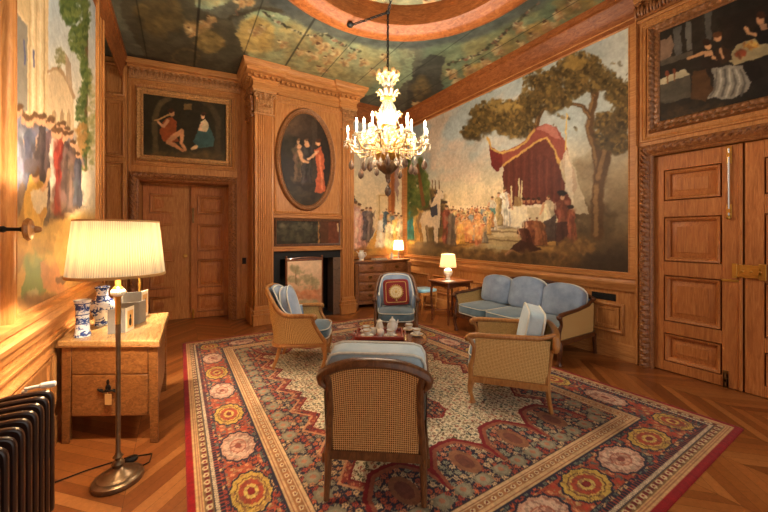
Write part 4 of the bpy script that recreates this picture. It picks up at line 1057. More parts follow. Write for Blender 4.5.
m = MB(); m.lathe([(.02, 1.20), (.036, 1.212), (.04, 1.228), (.034, 1.245), (.02, 1.255)], n=24, rfun=lambda a, z: 1+.06*math.cos(12*a)); m.build('collar', M['white'], t)
m = MB(); pl = lambda a, z: 1+.008*math.cos(110*a)
m.lathe([(.257, 1.335), (.222, 1.69)], n=440, rfun=pl, caps=False); m.lathe([(.222, 1.69), (.2185, 1.69), (.2535, 1.335), (.257, 1.335)], n=440, rfun=pl, caps=False); s_ = m.build('lamp_shade', M['shade'], t, 180)
m = MB(); m.lathe([(.258, 1.333), (.261, 1.34), (.26, 1.35), (.256, 1.351)], n=64, caps=False); m.build('bottom_trim', M['tagcard'], s_); m = MB(); m.lathe([(.221, 1.682), (.226, 1.684), (.225, 1.693), (.219, 1.694)], n=64, caps=False); m.build('top_trim', M['tagcard'], s_)
m = MB()
for k in range(3): a = k*2*PI/3; m.tube([(0, 0, 1.68), (.22*math.cos(a), .22*math.sin(a), 1.685)], .003, 5)
m.build('spider', M['brass'], t)
m = MB(); m.blob((.05, .0, 1.50), (.03, .03, .045)); m.build('bulb', M['bulb'], t); m = MB(); m.blob((-.05, .0, 1.50), (.03, .03, .045)); m.build('bulb', M['bulb'], t)
m = MB(); pts = [(.09, .06, .01), (.16, .10, .006), (.17, .2, .006), (.02, .24, .006), (-.2, .22, .006), (-.44, .16, .006)]
m.tube(pts, .004, 6)
tag(m.build('lamp_cord', M['iron']), 'thin black flex running across the parquet behind the floor lamp base', 'cord'); bpy.data.objects['lamp_cord'].location = (FLx, FLy, 0)
t = thing('foot_switch', 'black foot switch lying on the flex behind the floor lamp', 'switch', (FLx+.05, FLy+.20, 0)); m = MB(); m.lathe([(0, .0), (.036, .0), (.04, .008), (.036, .02), (.015, .026), (0, .027)], n=24); m.build('body', M['iron'], t); m = MB(); m.lathe([(0, .026), (.014, .026), (.013, .032), (0, .033)], n=16); m.build('button', M['radiator'], t)

# ---- radiator
t = thing('radiator', 'dark brown cast column radiator at the near end of the left wall', 'radiator', (-.71, 2.0, 0))
def fin(y):
    m = MB(); P = []
    for k in range(25):
        a = PI*k/24; P.append((.118*math.copysign(abs(math.cos(a))**.45, math.cos(a)), .67+.085*math.sin(a)**.55))
    P = [(.118, .09)]+P+[(-.118, .09), (-.08, .06), (.08, .06)]
    n = len(P)
    th = .016
    m.add([(x, y-th, z) for x, z in P]+[(x, y+th, z) for x, z in P], [tuple(range(n-1, -1, -1)), tuple(range(n, 2*n))]+[(i, (i+1) % n, n+(i+1) % n, n+i) for i in range(n)])
    for s in (-.075, 0, .075): m.box((s-.012, y-th-.01, .14), (s+.012, y+th+.01, .62))
    return m.build('column', M['radiator'], t, bevel=.009)
NF = 13
for k in range(NF): fin(.52-k*.082)
m = MB(); m.tube([(0, .54, .66), (0, .52-(NF-1)*.082, .66)], .028, 10); m.tube([(0, .54, .13), (0, .52-(NF-1)*.082, .13)], .028, 10); m.build('header_pipe', M['radiator'], t)
for yy in (.52, .52-6*.082, .52-(NF-1)*.082): m = MB(); m.box((-.1, yy-.018, .0), (-.05, yy+.018, .1)); m.box((.05, yy-.018, .0), (.1, yy+.018, .1)); m.build('foot', M['radiator'], t, bevel=.008)
m = MB(); m.tube([(-.02, .60, .752), (.04, .60, .754), (.045, .60, .754), (.095, .60, .754), (.105, .6, .754)], [.009, .01, .016, .018, .014], 12); m.tube([(-.02, .60, .742), (-.03, .60, .70), (-.03, .56, .66)], .012, 8); m.build('valve', M['whiteplastic'], t)

# ---- hold-back rod on the left wall
t = thing('tieback_holder', 'black turned rod ending in a carved wooden rosette on the left mural', 'tieback', (XL-.006, 2.50, 1.63)); t.scale = (1.1, .9, .9)
m = MB(); m.M = Matrix.Rotation(PI/2, 4, 'Y'); m.lathe([(.0, .002), (.032, .002), (.034, .012), (.022, .02), (.012, .03), (.011, .05), (.018, .06), (.02, .07), (.011, .08), (.011, .12), (.016, .13), (.02, .14)], n=16); m.build('rod', M['iron'], t)
m = MB(); m.M = Matrix.Rotation(PI/2, 4, 'Y'); m.lathe([(.018, .138), (.058, .142), (.066, .15), (.058, .163), (.034, .168), (.02, .176), (.018, .19), (.01, .2), (0, .201)], n=24, rfun=lambda a, z: 1+.04*math.cos(10*a)); m.build('rosette', M['beech'], t)
# =================================================================== SMALL THINGS
# ---- tray and tea set
TA = face_dir(FWD[0], FWD[1])
def cv(d, s): return (d*FWD[0]+s*RGT[0], d*FWD[1]+s*RGT[1])
TX, TY = cv(3.335, -.045)
t = thing('tea_tray', 'red lacquered rectangular tray under the tea things on the round coffee table', 'tray', (TX, TY, CZ+.013), TA)
m = MB(); m.box((-.225, -.15, 0), (.225, .15, .006)); m.frame(-.215, -.14, .215, .14, [(0, .006), (.004, .03), (.014, .034), (.02, .028), (.016, 0)]); m.build('tray_body', M['redlacquer'], t, bevel=.002)
for s in (-1, 1): m = MB(); m.tube([(s*.235, -.05, .02), (s*.255, -.035, .035), (s*.255, .035, .035), (s*.235, .05, .02)], .007, 8); m.build('handle', M['redlacquer'], t)
ZT, ZC_ = CZ+.0205, CZ+.013        # on the tray / on the table
def teacup(label, x, y, z, rz, group='white tea cups and saucers'):
    t = thing('teacup', label, 'cup', (x, y, z+.011), rz, group)
    m = MB(); m.lathe([(0, 0), (.02, 0), (.021, .006), (.03, .02), (.038, .042), (.041, .056), (.039, .056), (.035, .042), (.026, .018), (0, .012)], n=24); m.build('bowl', M['white'], t)
    m = MB(); m.tube([(.037, 0, .046), (.055, 0, .044), (.058, 0, .03), (.045, 0, .018), (.03, 0, .017)], .004, 6); m.build('handle', M['white'], t)
    m = MB(); ring_band(m, .0395, .052); m.build('gilt_band', M['brass'], t)
    s = thing('saucer', 'saucer under the '+label.replace('white ', ''), 'saucer', (x, y, z), rz, 'saucers')
    m = MB(); m.lathe([(0, .002), (.024, 0), (.028, .003), (.055, .010), (.066, .016), (.064, .018), (.05, .013), (.026, .0105), (0, .0105)], n=28); m.build('dish', M['white'], s)
    m = MB(); ring_band(m, .0605, .0165); m.build('gilt_band', M['brass'], s)
teacup('white teacup on the coffee table at the right, alone near the table edge', 2.015, 2.675, ZC_, .4)
teacup('white teacup just right of the teapot, farther back on the coffee table', 2.055, 2.86, ZC_, 1.8)
teacup('white teacup at the far left end of the tray', *cv(3.41, -.18), ZT, 2.6)
teacup('white teacup at the front left of the tray, near its red rim', *cv(3.27, -.165), ZT, .9)
teacup('white teacup at the front right of the tray in front of the teapot', *cv(3.275, .065), ZT, 3.6)
def pot(name, label, cat, x, y, z, rz, prof, spout, handle, lid):
    t = thing(name, label, cat, (x, y, z), rz, None); t.scale = (.8, .8, .76)
    m = MB(); m.lathe(prof, n=28); m.build('body', M['white'], t)
    if spout: m = MB(); m.tube(*spout, 10); m.build('spout', M['white'], t)
    if handle: m = MB(); m.tube(handle, .0055, 8); m.build('handle', M['white'], t)
    if lid: m = MB(); m.lathe(lid, n=24); m.build('lid', M['white'], t)
    z_ = prof[0][1]
    return t
pot('teapot', 'tall white porcelain teapot with domed lid in the middle of the tea things', 'teapot', *cv(3.415, .085), ZT, .3,
    [(0, 0), (.042, 0), (.044, .008), (.036, .014), (.055, .035), (.068, .07), (.066, .1), (.05, .13), (.04, .15), (.043, .158), (.036, .158), (0, .15)],
    ([(.058, 0, .06), (.09, 0, .085), (.1, 0, .12), (.118, 0, .145)], [.018, .014, .01, .008]), [(-.05, 0, .125), (-.085, 0, .135), (-.1, 0, .1), (-.085, 0, .06), (-.062, 0, .05)],
    [(.042, .156), (.038, .168), (.02, .185), (.008, .19), (.013, .2), (.01, .21), (0, .214)])
pot('hot_water_jug', 'white lidded hot water jug left of the teapot at the back of the tray', 'jug', *cv(3.415, -.045), ZT, .9,
    [(0, 0), (.036, 0), (.038, .006), (.032, .012), (.048, .04), (.052, .07), (.042, .11), (.035, .135), (.042, .155), (.037, .155), (0, .14)],
    ([(.035, 0, .12), (.048, 0, .148), (.058, 0, .158)], [.012, .01, .006]), [(-.036, 0, .135), (-.07, 0, .14), (-.08, 0, .1), (-.065, 0, .06), (-.048, 0, .05)],
    [(.036, .15), (.03, .16), (.012, .17), (.01, .18), (0, .184)])
pot('sugar_bowl', 'small round white sugar bowl with knobbed lid at the centre of the tray', 'sugar bowl', *cv(3.29, -.035), ZT, .2,
    [(0, 0), (.03, 0), (.032, .006), (.045, .03), (.05, .05), (.044, .075), (.04, .08), (0, .075)], None, None, [(.041, .078), (.036, .09), (.014, .102), (.01, .11), (.012, .118), (0, .123)])
pot('milk_jug', 'little white open milk jug between the sugar bowl and the left teacup', 'jug', *cv(3.345, -.105), ZT, 2.4,
    [(0, 0), (.026, 0), (.027, .005), (.037, .03), (.034, .055), (.028, .07), (.033, .085), (.03, .085), (.025, .07), (0, .06)],
    ([(.026, 0, .07), (.038, 0, .088)], [.009, .006]), [(-.026, 0, .075), (-.05, 0, .075), (-.053, 0, .045), (-.036, 0, .03)], None)

# ---- on the chest of drawers
def table_lamp(name, label, loc, prof, zs0, zs1, r0, r1, smat, bmat):
    t = thing(name, label, 'lamp', loc)
    m = MB(); m.lathe(prof, n=24); m.build('lamp_base', bmat, t)
    m = MB(); m.tube([(0, 0, prof[-1][1]-.01), (0, 0, zs1-.01)], .006, 8); m.build('stem', M['brass'], t)
    pl = lambda a, z: 1+.01*math.cos(48*a)
    m = MB(); m.lathe([(r0, zs0), (r1, zs1)], n=192, rfun=pl, caps=False); s = m.build('lamp_shade', smat, t, 180)
    m = MB(); m.lathe([(r0+.001, zs0-.003), (r0+.003, zs0+.004), (r0, zs0+.008)], n=40, caps=False); m.build('bottom_trim', M['cream_card'], s); m = MB(); m.lathe([(r1, zs1-.006), (r1+.003, zs1), (r1, zs1+.003)], n=40, caps=False); m.build('top_trim', M['cream_card'], s)
    m = MB(); m.blob((0, 0, (zs0+zs1)/2), (.025, .025, .035)); m.build('bulb', M['bulb'], t)
    return t
CHZ = 1.036
LAMP_B = (4.50, 6.70, CHZ)
table_lamp('table_lamp', 'small lamp with a white shade at the right end of the chest of drawers', LAMP_B,
    [(0, 0), (.055, 0), (.055, .012), (.03, .02), (.02, .05), (.026, .09), (.02, .13), (.015, .17), (.012, .2)], .20, .44, .125, .10, M['shade_small'], M['silver'])
LAMP_A = (4.27, 4.70, .768)
table_lamp('table_lamp', 'white urn lamp with pleated cream shade on the dark square side table', LAMP_A,
    [(0, 0), (.06, 0), (.062, .01), (.04, .02), (.03, .04), (.055, .07), (.08, .11), (.085, .15), (.07, .185), (.035, .21), (.03, .23), (.02, .235)], .235, .47, .155, .125, M['shade_tan'], M['white'])
ADDED_LAMP = (-.345, 4.10, VZ)  # only the upright is known; shade and bulb added to light the far door
table_lamp('table_lamp', 'brass upright on the oak table, with an added lamp shade behind the big one', ADDED_LAMP,
    [(0, 0), (.05, 0), (.055, .01), (.02, .02), (.009, .04), (.008, .30), (.014, .31), (.014, .33), (.008, .34), (.008, .47)], .475, .72, .15, .12, M['shade_small'], M['brass'])
t = thing('lidded_jug', 'pale pottery jug at the left end of the chest of drawers beside the fireplace wall', 'jug', (3.44, 6.60, CHZ))
m = MB(); m.lathe([(0, 0), (.06, 0), (.062, .012), (.05, .03), (.075, .08), (.08, .12), (.06, .17), (.045, .195), (.06, .225), (.055, .225), (0, .2)], n=24); m.build('body', M['white'], t)
m = MB(); m.tube([(.06, 0, .17), (.11, 0, .17), (.12, 0, .11), (.075, 0, .07)], .009, 8); m.build('handle', M['white'], t)
m = MB(); m.tube([(-.06, 0, .14), (-.09, 0, .17), (-.12, 0, .2)], [.02, .014, .012], 8); m.build('spout', M['white'], t)
t = thing('white_book', 'flat pale book lying in the middle of the chest of drawers', 'book', (3.92, 6.62, CHZ), .05)
m = MB(); m.box((-.16, -.1, 0), (.16, .1, .028)); m.build('pages', M['cream_card'], t); m = MB(); m.box((-.165, -.105, .028), (.165, .105, .033)); m.build('cover', M['white'], t)
t = thing('small_bottle', 'little white bottle beside the lamp on the chest of drawers', 'bottle', (4.28, 6.66, CHZ))
m = MB(); m.lathe([(0, 0), (.035, 0), (.038, .01), (.036, .1), (.015, .13), (.013, .16), (0, .16)], n=20); m.build('body', M['white'], t); m = MB(); m.lathe([(.016, .155), (.017, .185), (0, .19)], n=16); m.build('stopper', M['silver'], t)
t = thing('visitors_book', 'open white leaflet lying flat at the foot of the urn lamp on the side table', 'paper', (4.12, 4.52, .768), .3)
m = MB(); m.box((-.11, -.08, 0), (.11, .08, .006)); m.build('pages', M['white'], t, bevel=.001)

# ---- sconce on the right return of the breast
t = thing('wall_sconce', 'small brass candle light on the right side of the chimney breast', 'wall light', (3.075, 6.42, 1.62))
m = MB(); m.box((-.014, -.04, -.08), (.004, .04, .06)); m.build('backplate', M['brass'], t, bevel=.004)
m = MB(); m.tube([(0, 0, -.03), (.04, -.03, -.05), (.055, -.05, -.03), (.055, -.05, 0)], .008, 8); m.lathe([(.012, 0), (.02, .005), (.018, .01), (.009, .012), (.009, .04)], (.055, -.05, -.005), 12); m.build('arm', M['brass'], t)
m = MB(); m.blob((.055, -.05, .055), (.013, .013, .024)); m.build('bulb', M['bulb'], t)

# ---- chandelier
CHX, CHY = 2.23, 3.56
t = thing('chandelier', 'large many-armed crystal chandelier hanging from a dark chain, candle bulbs lit', 'chandelier', (CHX, CHY, 0))
m = MB()
def chain(m, a, b, link=.05, r=.0065):
    a, b = Vector(a), Vector(b); L = (b-a).length; n = max(1, int(L/link/.8)); d = (b-a)/L
    s = d.cross(Vector((0, 0, 1)) if abs(d.z) < .9 else Vector((1, 0, 0))).normalized(); u = s.cross(d)
    for i in range(n):
        c = a+d*L*(i+.5)/n; e = s if i % 2 else u
        m.tube([tuple(c+d*link*.52*math.cos(k*PI/5)+e*link*.26*math.sin(k*PI/5)) for k in range(10)], r, 6, True)
chain(m, (0, 0, 3.64), (0, 0, 4.40)); chain(m, (0, 0, 4.40), (1.974-CHX, 4.12-CHY, 4.45)); chain(m, (0, 0, 4.40), (2.02-CHX, 2.75-CHY, ZC+.24)); m.blob((0, 0, 4.40), (.03, .03, .03))
m.blob((1.974-CHX, 4.12-CHY, 4.46), (.05, .05, .035)); m.build('chain', M['iron'], t)
fl = lambda q: (lambda a, z: 1+.10*math.cos(q*a))
m = MB(); m.lathe([(.02, 3.66), (.05, 3.64), (.11, 3.62), (.135, 3.59), (.10, 3.57), (.06, 3.55)], n=48, rfun=fl(8)); 
for k in range(8): a = k*PI/4; m.blob((.125*math.cos(a), .125*math.sin(a), 3.62), (.03, .03, .045), 8, 6)
m.build('top_crown', M['porcelain_arm'], t)
m = MB(); m.lathe([(.03, 3.56), (.075, 3.53), (.08, 3.49), (.05, 3.46), (.06, 3.44), (.085, 3.40), (.09, 3.34), (.05, 3.30), (.06, 3.27), (.095, 3.20), (.115, 3.12), (.11, 3.04), (.085, 2.98), (.07, 2.94), (.06, 2.86), (.075, 2.80), (.06, 2.72), (.09, 2.66), (.12, 2.60), (.11, 2.54), (.05, 2.48), (.03, 2.44)], n=48, rfun=lambda a, z: 1+.06*math.cos(12*a)); m.build('stem', M['crystal'], t)
m = MB(); m.lathe([(.012, 3.6), (.012, 2.4)], n=10); m.lathe([(.16, 2.62), (.17, 2.6), (.13, 2.54), (.1, 2.52)], n=32); m.lathe([(.09, 2.97), (.12, 2.96), (.09, 2.94)], n=32); m.lathe([(.085, 3.305), (.1, 3.3), (.07, 3.285)], n=32)
m.build('brass_core', M['brass'], t)
BULBS = []
rr = random.Random(9)
def arm(a, R, z0, zd, zc, cand):
    c, s = math.cos(a), math.sin(a); m = MB(); pts = []
    for k in range(13):
        q = k/12; r = .10+(R-.10)*q**.9; z = z0+(zd-z0)*math.sin(min(1, q/.72)*PI/2)**1.2 if q < .72 else zd+(zc-zd)*((q-.72)/.28)**1.4
        pts.append((r*c, r*s, z))
    m.tube(pts, [.012+.004*math.cos(k*2.1) for k in range(13)], 8); ar = m.build('arm', M['porcelain_arm'], t)
    m = MB(); m.lathe([(.012, 0), (.05, .008), (.055, .018), (.03, .014), (.018, .02), (.026, .045), (.022, .05), (0, .05)], (R*c, R*s, zc), 20, fl(8)); m.build('drip_pan', M['crystal'], ar)
    m = MB(); m.lathe([(.012, .045), (.012, .045+cand), (.008, .05+cand)], (R*c, R*s, zc), 12); m.build('candle', M['white'], ar)
    m = MB(); m.lathe([(.006, .05+cand), (.013, .065+cand), (.012, .085+cand), (.004, .115+cand), (0, .12+cand)], (R*c, R*s, zc), 10); m.build('bulb', M['bulb'], ar)
    BULBS.append((CHX+R*c, CHY+R*s, zc+.08+cand))
    spots = [(R*c+.05*math.cos(k*2*PI/5), R*s+.05*math.sin(k*2*PI/5), zc-.03, (.009, .009, .028)) for k in range(5)]
    spots += [(pts[k][0], pts[k][1], pts[k][2]-.05, (.012, .012, .035)) for k in (3, 5, 7)]
    if R > .4:
        for x_, y_, z_, r_ in spots: m = MB(); m.blob((x_, y_, z_), r_, 6, 4); m.build('crystal_drop', M['crystal'], ar)
    else:
        m = MB()
        for x_, y_, z_, r_ in spots: m.blob((x_, y_, z_), r_, 6, 4)
        m.build('crystal_fringe', M['crystal'], ar)['kind'] = 'stuff'
for k in range(10): arm(k*PI/5+.2, .50, 2.66, 2.62, 2.74, .10)
for k in range(8): arm(k*PI/4+.35, .30, 2.72, 2.74, 2.86, .09)
for k in range(10):
    a = (k+.5)*PI/5+.2; m = MB(); c, s = math.cos(a), math.sin(a)
    pts = [(r*c, r*s, z) for r, z in ((.08, 2.70), (.16, 2.78), (.26, 2.80), (.34, 2.74), (.36, 2.68))]
    m.tube(pts, [.012, .02, .024, .018, .006], 8, flat=.5)
    for j in range(4): m.blob((pts[j][0]*1.02, pts[j][1]*1.02, pts[j][2]+.03), (.02, .02, .03), 6, 4)
    m.build('glass_leaf', M['porcelain_arm'], t)
for zz, rb_, nl, ht_ in ((3.47, .05, 8, .09), (3.30, .06, 10, .10), (3.0, .09, 12, .13), (2.80, .07, 10, .12)):
    for k in range(nl):      # curling leaves round the stem
        a = k*2*PI/nl+zz; c, s = math.cos(a), math.sin(a); m = MB()
        pts = [(r*c, r*s, zz+z) for r, z in ((rb_, 0), (rb_+.03, ht_*.45), (rb_+.055, ht_*.85), (rb_+.085, ht_*.95), (rb_+.095, ht_*.75))]
        m.tube(pts, [.008, .016, .018, .013, .004], 6, flat=.5); m.build('stem_leaf', M['porcelain_arm'], t)
for k in range(14):          # dark pear drops below the arms
    a = k*2*PI/14+.1; R = .36 if k % 2 else .46; z = 2.47-.04*(k % 3)
    c, s = math.cos(a), math.sin(a); m = MB(); m.lathe([(0, -.075), (.028, -.05), (.036, -.02), (.025, .02), (.008, .05), (.004, .06)], (R*c, R*s, z), 12, fl(6)); m.tube([(R*c, R*s, z+.055), (R*c*.98, R*s*.98, 2.62)], .003, 5); m.build('pendant_drop', M['smoky'], t)
for k in range(12):
    a = k*PI/6; c, s = math.cos(a), math.sin(a); m = MB(); m.lathe([(0, -.07), (.02, -.045), (.026, -.015), (.016, .02), (0, .04)], (.19*c, .19*s, 2.50), 10); m.tube([(.19*c, .19*s, 2.53), (.16*c, .16*s, 2.60)], .003, 5); m.build('pendant_drop', M['crystal'], t)
m = MB(); m.lathe([(.10, 2.53), (.13, 2.50), (.12, 2.44), (.06, 2.38), (.03, 2.36), (.035, 2.33), (.02, 2.30)], n=32, rfun=fl(8)); m.build('lower_bowl', M['bronze'], t)
m = MB(); m.tube([(0, 0, 2.31), (0, 0, 2.22)], .004, 6); m.lathe([(0, 2.08), (.035, 2.11), (.045, 2.15), (.032, 2.19), (.012, 2.22), (0, 2.23)], n=16, rfun=fl(6)); m.build('finial_drop', M['smoky'], t)
m = MB()
for k in range(10):          # strings of beads from the stem out to the arms
    a = k*PI/5+.2
    for j in range(11):
        q = j/10; r = .13+.35*q; z = 3.02-.30*q-.12*math.sin(PI*q); m.blob((r*math.cos(a), r*math.sin(a), z), (.011, .011, .013), 6, 4)
o = m.build('bead_garlands', M['crystal'], t); o['kind'] = 'stuff'

# =================================================================== PICTURES
def picture_frame(name, label, W, u0, v0, u1, v1, prof, mat, cat='painting', pitch=.05, amp=.01, carved=True):
    ctr = W @ Vector(((u0+u1)/2, (v0+v1)/2, 0)); t = thing(name, label, cat, tuple(ctr))
    m = MB(W)
    if carved: m.carved(u0, v0, u1, v1, prof, pitch, amp)
    else: m.frame(u0, v0, u1, v1, [p[:2] for p in prof])
    attach(m.build('frame', mat, angle=60), t)
    return t
def smooth(a, b, x): q = np.clip((x-a)/(b-a), 0, 1); return q*q*(3-2*q)
def lerpc(a, b, t): return np.asarray(a, float)*(1-t[..., None])+np.asarray(b, float)*t[..., None]
FR_PLAIN = [(-.0, .012), (.0, .03), (.012, .034), (.02, .022), (.045, .024), (.055, .05), (.075, .055), (.085, .04), (.088, 0)]

# ---- big mural on the right wall
t = thing('mural', 'huge mural of a red-draped tent altar under trees above the blue sofa', 'painting', tuple(WR @ Vector((2.5, 2.65, 0))))
p = Paint(WR, .10, 4.955, 1.12, 4.225, .0085, 21)
X, Y = p.X, p.Y
# sky
up = smooth(.0, 1., (p.V-1.1)/3.1)
sky = lerpc((236, 212, 164), (170, 180, 176), smooth(.25, .85, up+.25*(vnoise(p.U, p.V, .9, 31, 4)-.5)))
sky = lerpc(sky, (226, 200, 160), .55*smooth(.45, .75, vnoise(p.U, p.V, .8, 77, 5))*(1-up)**.4) if False else sky
p.C[:] = sky
cl = vnoise(p.U*.7, p.V*1.3, 1.2, 55, 5); p.C[:] = lerpc(p.C, p.C*0+np.array((222, 190, 158)), .65*smooth(.5, .68, cl)*smooth(590, 430, X))
p.C[:] = lerpc(p.C, np.zeros(3)+np.array((214, 214, 196)), .7*smooth(560, 640, X)*smooth(200, 60, Y))
# ground and lower right
g = smooth(218, 240, Y+6*(vnoise(p.U, p.V, 3, 8, 3)-.5)); gc = lerpc((196, 150, 82), (104, 74, 44), smooth(236, 266, Y+10*(vnoise(p.U, p.V, 4, 18, 4)-.5)))
p.C[:] = p.C*(1-g[..., None])+gc*g[..., None]
dk = smooth(566, 606, X+10*(vnoise(p.U, p.V, 3, 9, 4)-.5))*smooth(120, 215, Y); p.C[:] = p.C*(1-.82*dk[..., None])+np.array((100, 82, 58))*.82*dk[..., None]
dk = smooth(545, 600, X)*smooth(225, 262, Y+12*(vnoise(p.U, p.V, 5, 19, 4)-.5)); p.C[:] = p.C*(1-.8*dk[..., None])+np.array((52, 42, 34))*.8*dk[..., None]
p.cloud(588, 185, 18, 28, [(150, 132, 100), (128, 108, 80), (170, 154, 122)], 160, 5, .35)  # pale dabs: glare on the mural, painted into its colour
p.cloud(590, 222, 24, 18, [(92, 74, 50), (120, 98, 66), (76, 60, 42)], 180, 4, .5)
# distant hazy town
for i in range(40): x = 452+i*1.5; h = 6+10*p.r.rand(); p.poly([(x-1.2, 206), (x, 206-h*1.6), (x+1.2, 206)], (206, 184, 140), .5)
# trunks
TR = (92, 66, 40); TRl = (140, 106, 66)
for pts, a, b in (([(598, 235), (598, 200), (600, 176), (597, 150), (590, 128), (592, 112), (596, 92)], 6.5, 3.2), ([(600, 178), (610, 140), (622, 112), (632, 92)], 6.5, 3.5), ([(591, 118), (583, 106), (570, 104), (558, 108)], 2.4, 1.2), ([(541, 150), (536, 132), (538, 118), (545, 108), (556, 102)], 3.4, 1.4), ([(536, 130), (528, 118), (518, 112)], 2., 1.), ([(596, 96), (588, 82), (580, 74)], 2.4, 1.2)):
    p.line(pts, a, b, TR, .95); p.line([(q[0]-a*.3, q[1]) for q in pts], a*.35, b*.3, TRl, .6)
FO = [(108, 86, 46), (82, 66, 36), (146, 118, 64), (62, 50, 30), (126, 98, 52), (96, 80, 46)]
for x, y, rx, ry, n in ((556, 84, 30, 15, 330), (580, 66, 20, 12, 230), (592, 78, 22, 12, 220), (546, 100, 24, 9, 190), (500, 112, 26, 10, 300), (486, 122, 14, 8, 140), (515, 124, 18, 11, 230), (472, 131, 9, 5, 70), (620, 92, 13, 12, 190), (612, 122, 16, 9, 160), (618, 140, 12, 12, 150), (604, 130, 9, 16, 90), (527, 108, 13, 10, 140), (625, 116, 8, 10, 90)):
    p.cloud(x, y+2, rx*.9, ry*.9, [(84, 66, 38), (66, 54, 32)], n//3, 3.2, .8); p.cloud(x, y, rx*1.12, ry*1.2, FO, int(n*1.1), 1.5, .85)
for i in range(60): p.cloud(470+p.r.rand()*160, 60+p.r.rand()*80, 3, 2, FO, 2, 1.4, .7)
p.cloud(577, 63, 12, 6, [(158, 128, 68), (146, 116, 60)], 60, 2, .7); p.cloud(505, 106, 18, 5, [(158, 130, 72)], 60, 1.8, .7)
# tent
p.poly([(503, 156), (524, 150), (534, 138), (552, 138), (566, 160), (571, 196), (574, 222), (505, 210)], (104, 54, 42), 1, 1.5)
for i in range(16): x = 506+i*3.8; p.line([(x, 158-8*math.sin(i*.3)), (x+(-1)**i, 205)], 1., 1., (116, 62, 49) if i % 2 else (92, 48, 39), .5)
p.poly([(488, 137), (491, 146), (500, 151), (512, 149), (525, 141), (534, 129), (545, 124), (557, 128), (565, 140), (572, 165), (578, 188), (572, 196), (563, 172), (556, 152), (547, 139), (536, 143), (524, 152), (512, 160), (503, 165), (497, 172), (492, 166), (490, 150)], (142, 74, 60), 1, 1)
p.poly([(536, 129), (546, 124), (557, 129), (562, 140), (553, 138), (545, 131)], (186, 120, 104), .8, 1)
p.poly([(489, 146), (503, 154), (502, 166), (497, 172), (492, 166)], (112, 44, 40), .9, 1)
for L in ([(488, 138), (492, 149), (502, 153), (514, 150), (526, 142), (535, 130)], [(504, 165), (514, 158), (526, 150), (537, 142), (547, 138), (556, 151), (563, 172), (571, 195)]): p.line(L, 1.1, 1.1, (202, 158, 84), .9)
p.poly([(560, 165), (566, 148), (572, 160), (582, 192), (590, 214), (574, 214)], (206, 192, 160), .8, 1.5); p.poly([(566, 150), (571, 162), (574, 205), (566, 190)], (228, 216, 188), .7, 1)
p.line([(567, 118), (566, 150)], .7, .7, (210, 176, 100), .9); p.ell(567.3, 116, 1.2, 3, (214, 178, 98))
# altar, steps, candles
p.poly([(483, 237), (491, 232), (512, 232), (528, 240), (527, 250), (489, 249)], (186, 164, 118), .95); p.poly([(492, 230), (500, 226), (524, 226), (530, 236), (494, 237)], (214, 194, 148), .95)
p.line([(484, 239), (528, 242)], .8, .8, (128, 104, 70), .7); p.line([(492, 232), (524, 232)], .7, .7, (140, 116, 80), .6)
p.poly([(509, 210), (514, 206), (545, 204), (552, 208), (550, 230), (513, 228)], (238, 226, 192), .95, .5); p.poly([(527, 207), (550, 208), (548, 229), (530, 229)], (188, 168, 128), .6, 1)
for x in (512, 519.5, 522): p.line([(x, 178+abs(x-519)*1.2), (x, 207)], .7, .8, (226, 210, 160), .9)
p.poly([(515, 197), (521, 196), (522, 206), (514, 207)], (160, 130, 84), .9)
for x in range(524, 540, 5): p.ell(x, 201, 1.8, 2.6, (176, 120, 84)); p.ell(x, 199, 2, 1.5, (70, 44, 32))
# figures round the altar
p.fig(505, 228, 42, (240, 230, 204), wid=.38, arm=(1, .9)); p.fig(499, 226, 34, (168, 140, 92), wid=.3)
p.fig(492.5, 231, 36, (214, 198, 168), wid=.32, arm=(-1, .2)); p.poly([(489, 208), (496, 208), (495, 217), (490, 217)], (70, 120, 112), .8, .6)
p.fig(551, 238, 44, (206, 190, 154), lean=-.05, wid=.42, arm=(-1, .4)); p.poly([(545, 222), (556, 214), (557, 240), (544, 244)], (60, 46, 44), .85, 1)
p.fig(563, 246, 54, (128, 72, 54), hair=(64, 46, 40), wid=.30); p.ell(562.5, 193, 5, 2.6, (42, 34, 34)); p.poly([(556, 222), (570, 222), (569, 246), (556, 246)], (56, 42, 40), .75, 1)
p.fig(572, 244, 40, (138, 78, 56), wid=.28); p.ell(571, 207, 3.6, 2, (52, 40, 36))
p.fig(533, 245, 28, (118, 66, 44), lean=-.08, wid=.6, arm=(-1, .8)); p.fig(527, 249, 24, (92, 54, 42), lean=-.15, wid=.7, arm=(-1, .9)); p.fig(541, 246, 30, (136, 84, 54), lean=-.1, wid=.55)
p.poly([(510, 250), (520, 240), (532, 243), (543, 250), (524, 254)], (70, 44, 36), .95, 1); p.line([(512, 251), (506, 254)], 1.6, 1.2, (190, 140, 100), .9)
# crowd on the left
CR = [(186, 112, 66), (204, 156, 88), (164, 92, 60), (208, 184, 136), (140, 126, 106), (120, 126, 124), (190, 132, 80), (214, 190, 130), (156, 128, 84)]
for row, (y0, h, n) in enumerate(((224, 17, 30), (231, 20, 26), (240, 23, 20))):
    for i in range(n): x = 449+(44-row*3)*(i+p.r.rand()*.8)/n; p.fig(x, y0+p.r.rand()*4, h*(.85+.3*p.r.rand()), CR[p.r.randint(9)], lean=p.r.rand()*.12-.06, wid=.34, arm=((-1)**i, p.r.rand()))
p.fig(461, 245, 25, (216, 160, 72), wid=.42); p.fig(478, 247, 24, (172, 104, 70), wid=.36); p.cloud(466, 230, 22, 10, [(206, 164, 98), (222, 184, 122), (176, 128, 74), (190, 112, 66)], 150, 1.8, .5)
p.poly([(462, 250), (480, 243), (508, 247), (500, 254), (470, 258)], (170, 158, 120), .6, 2)
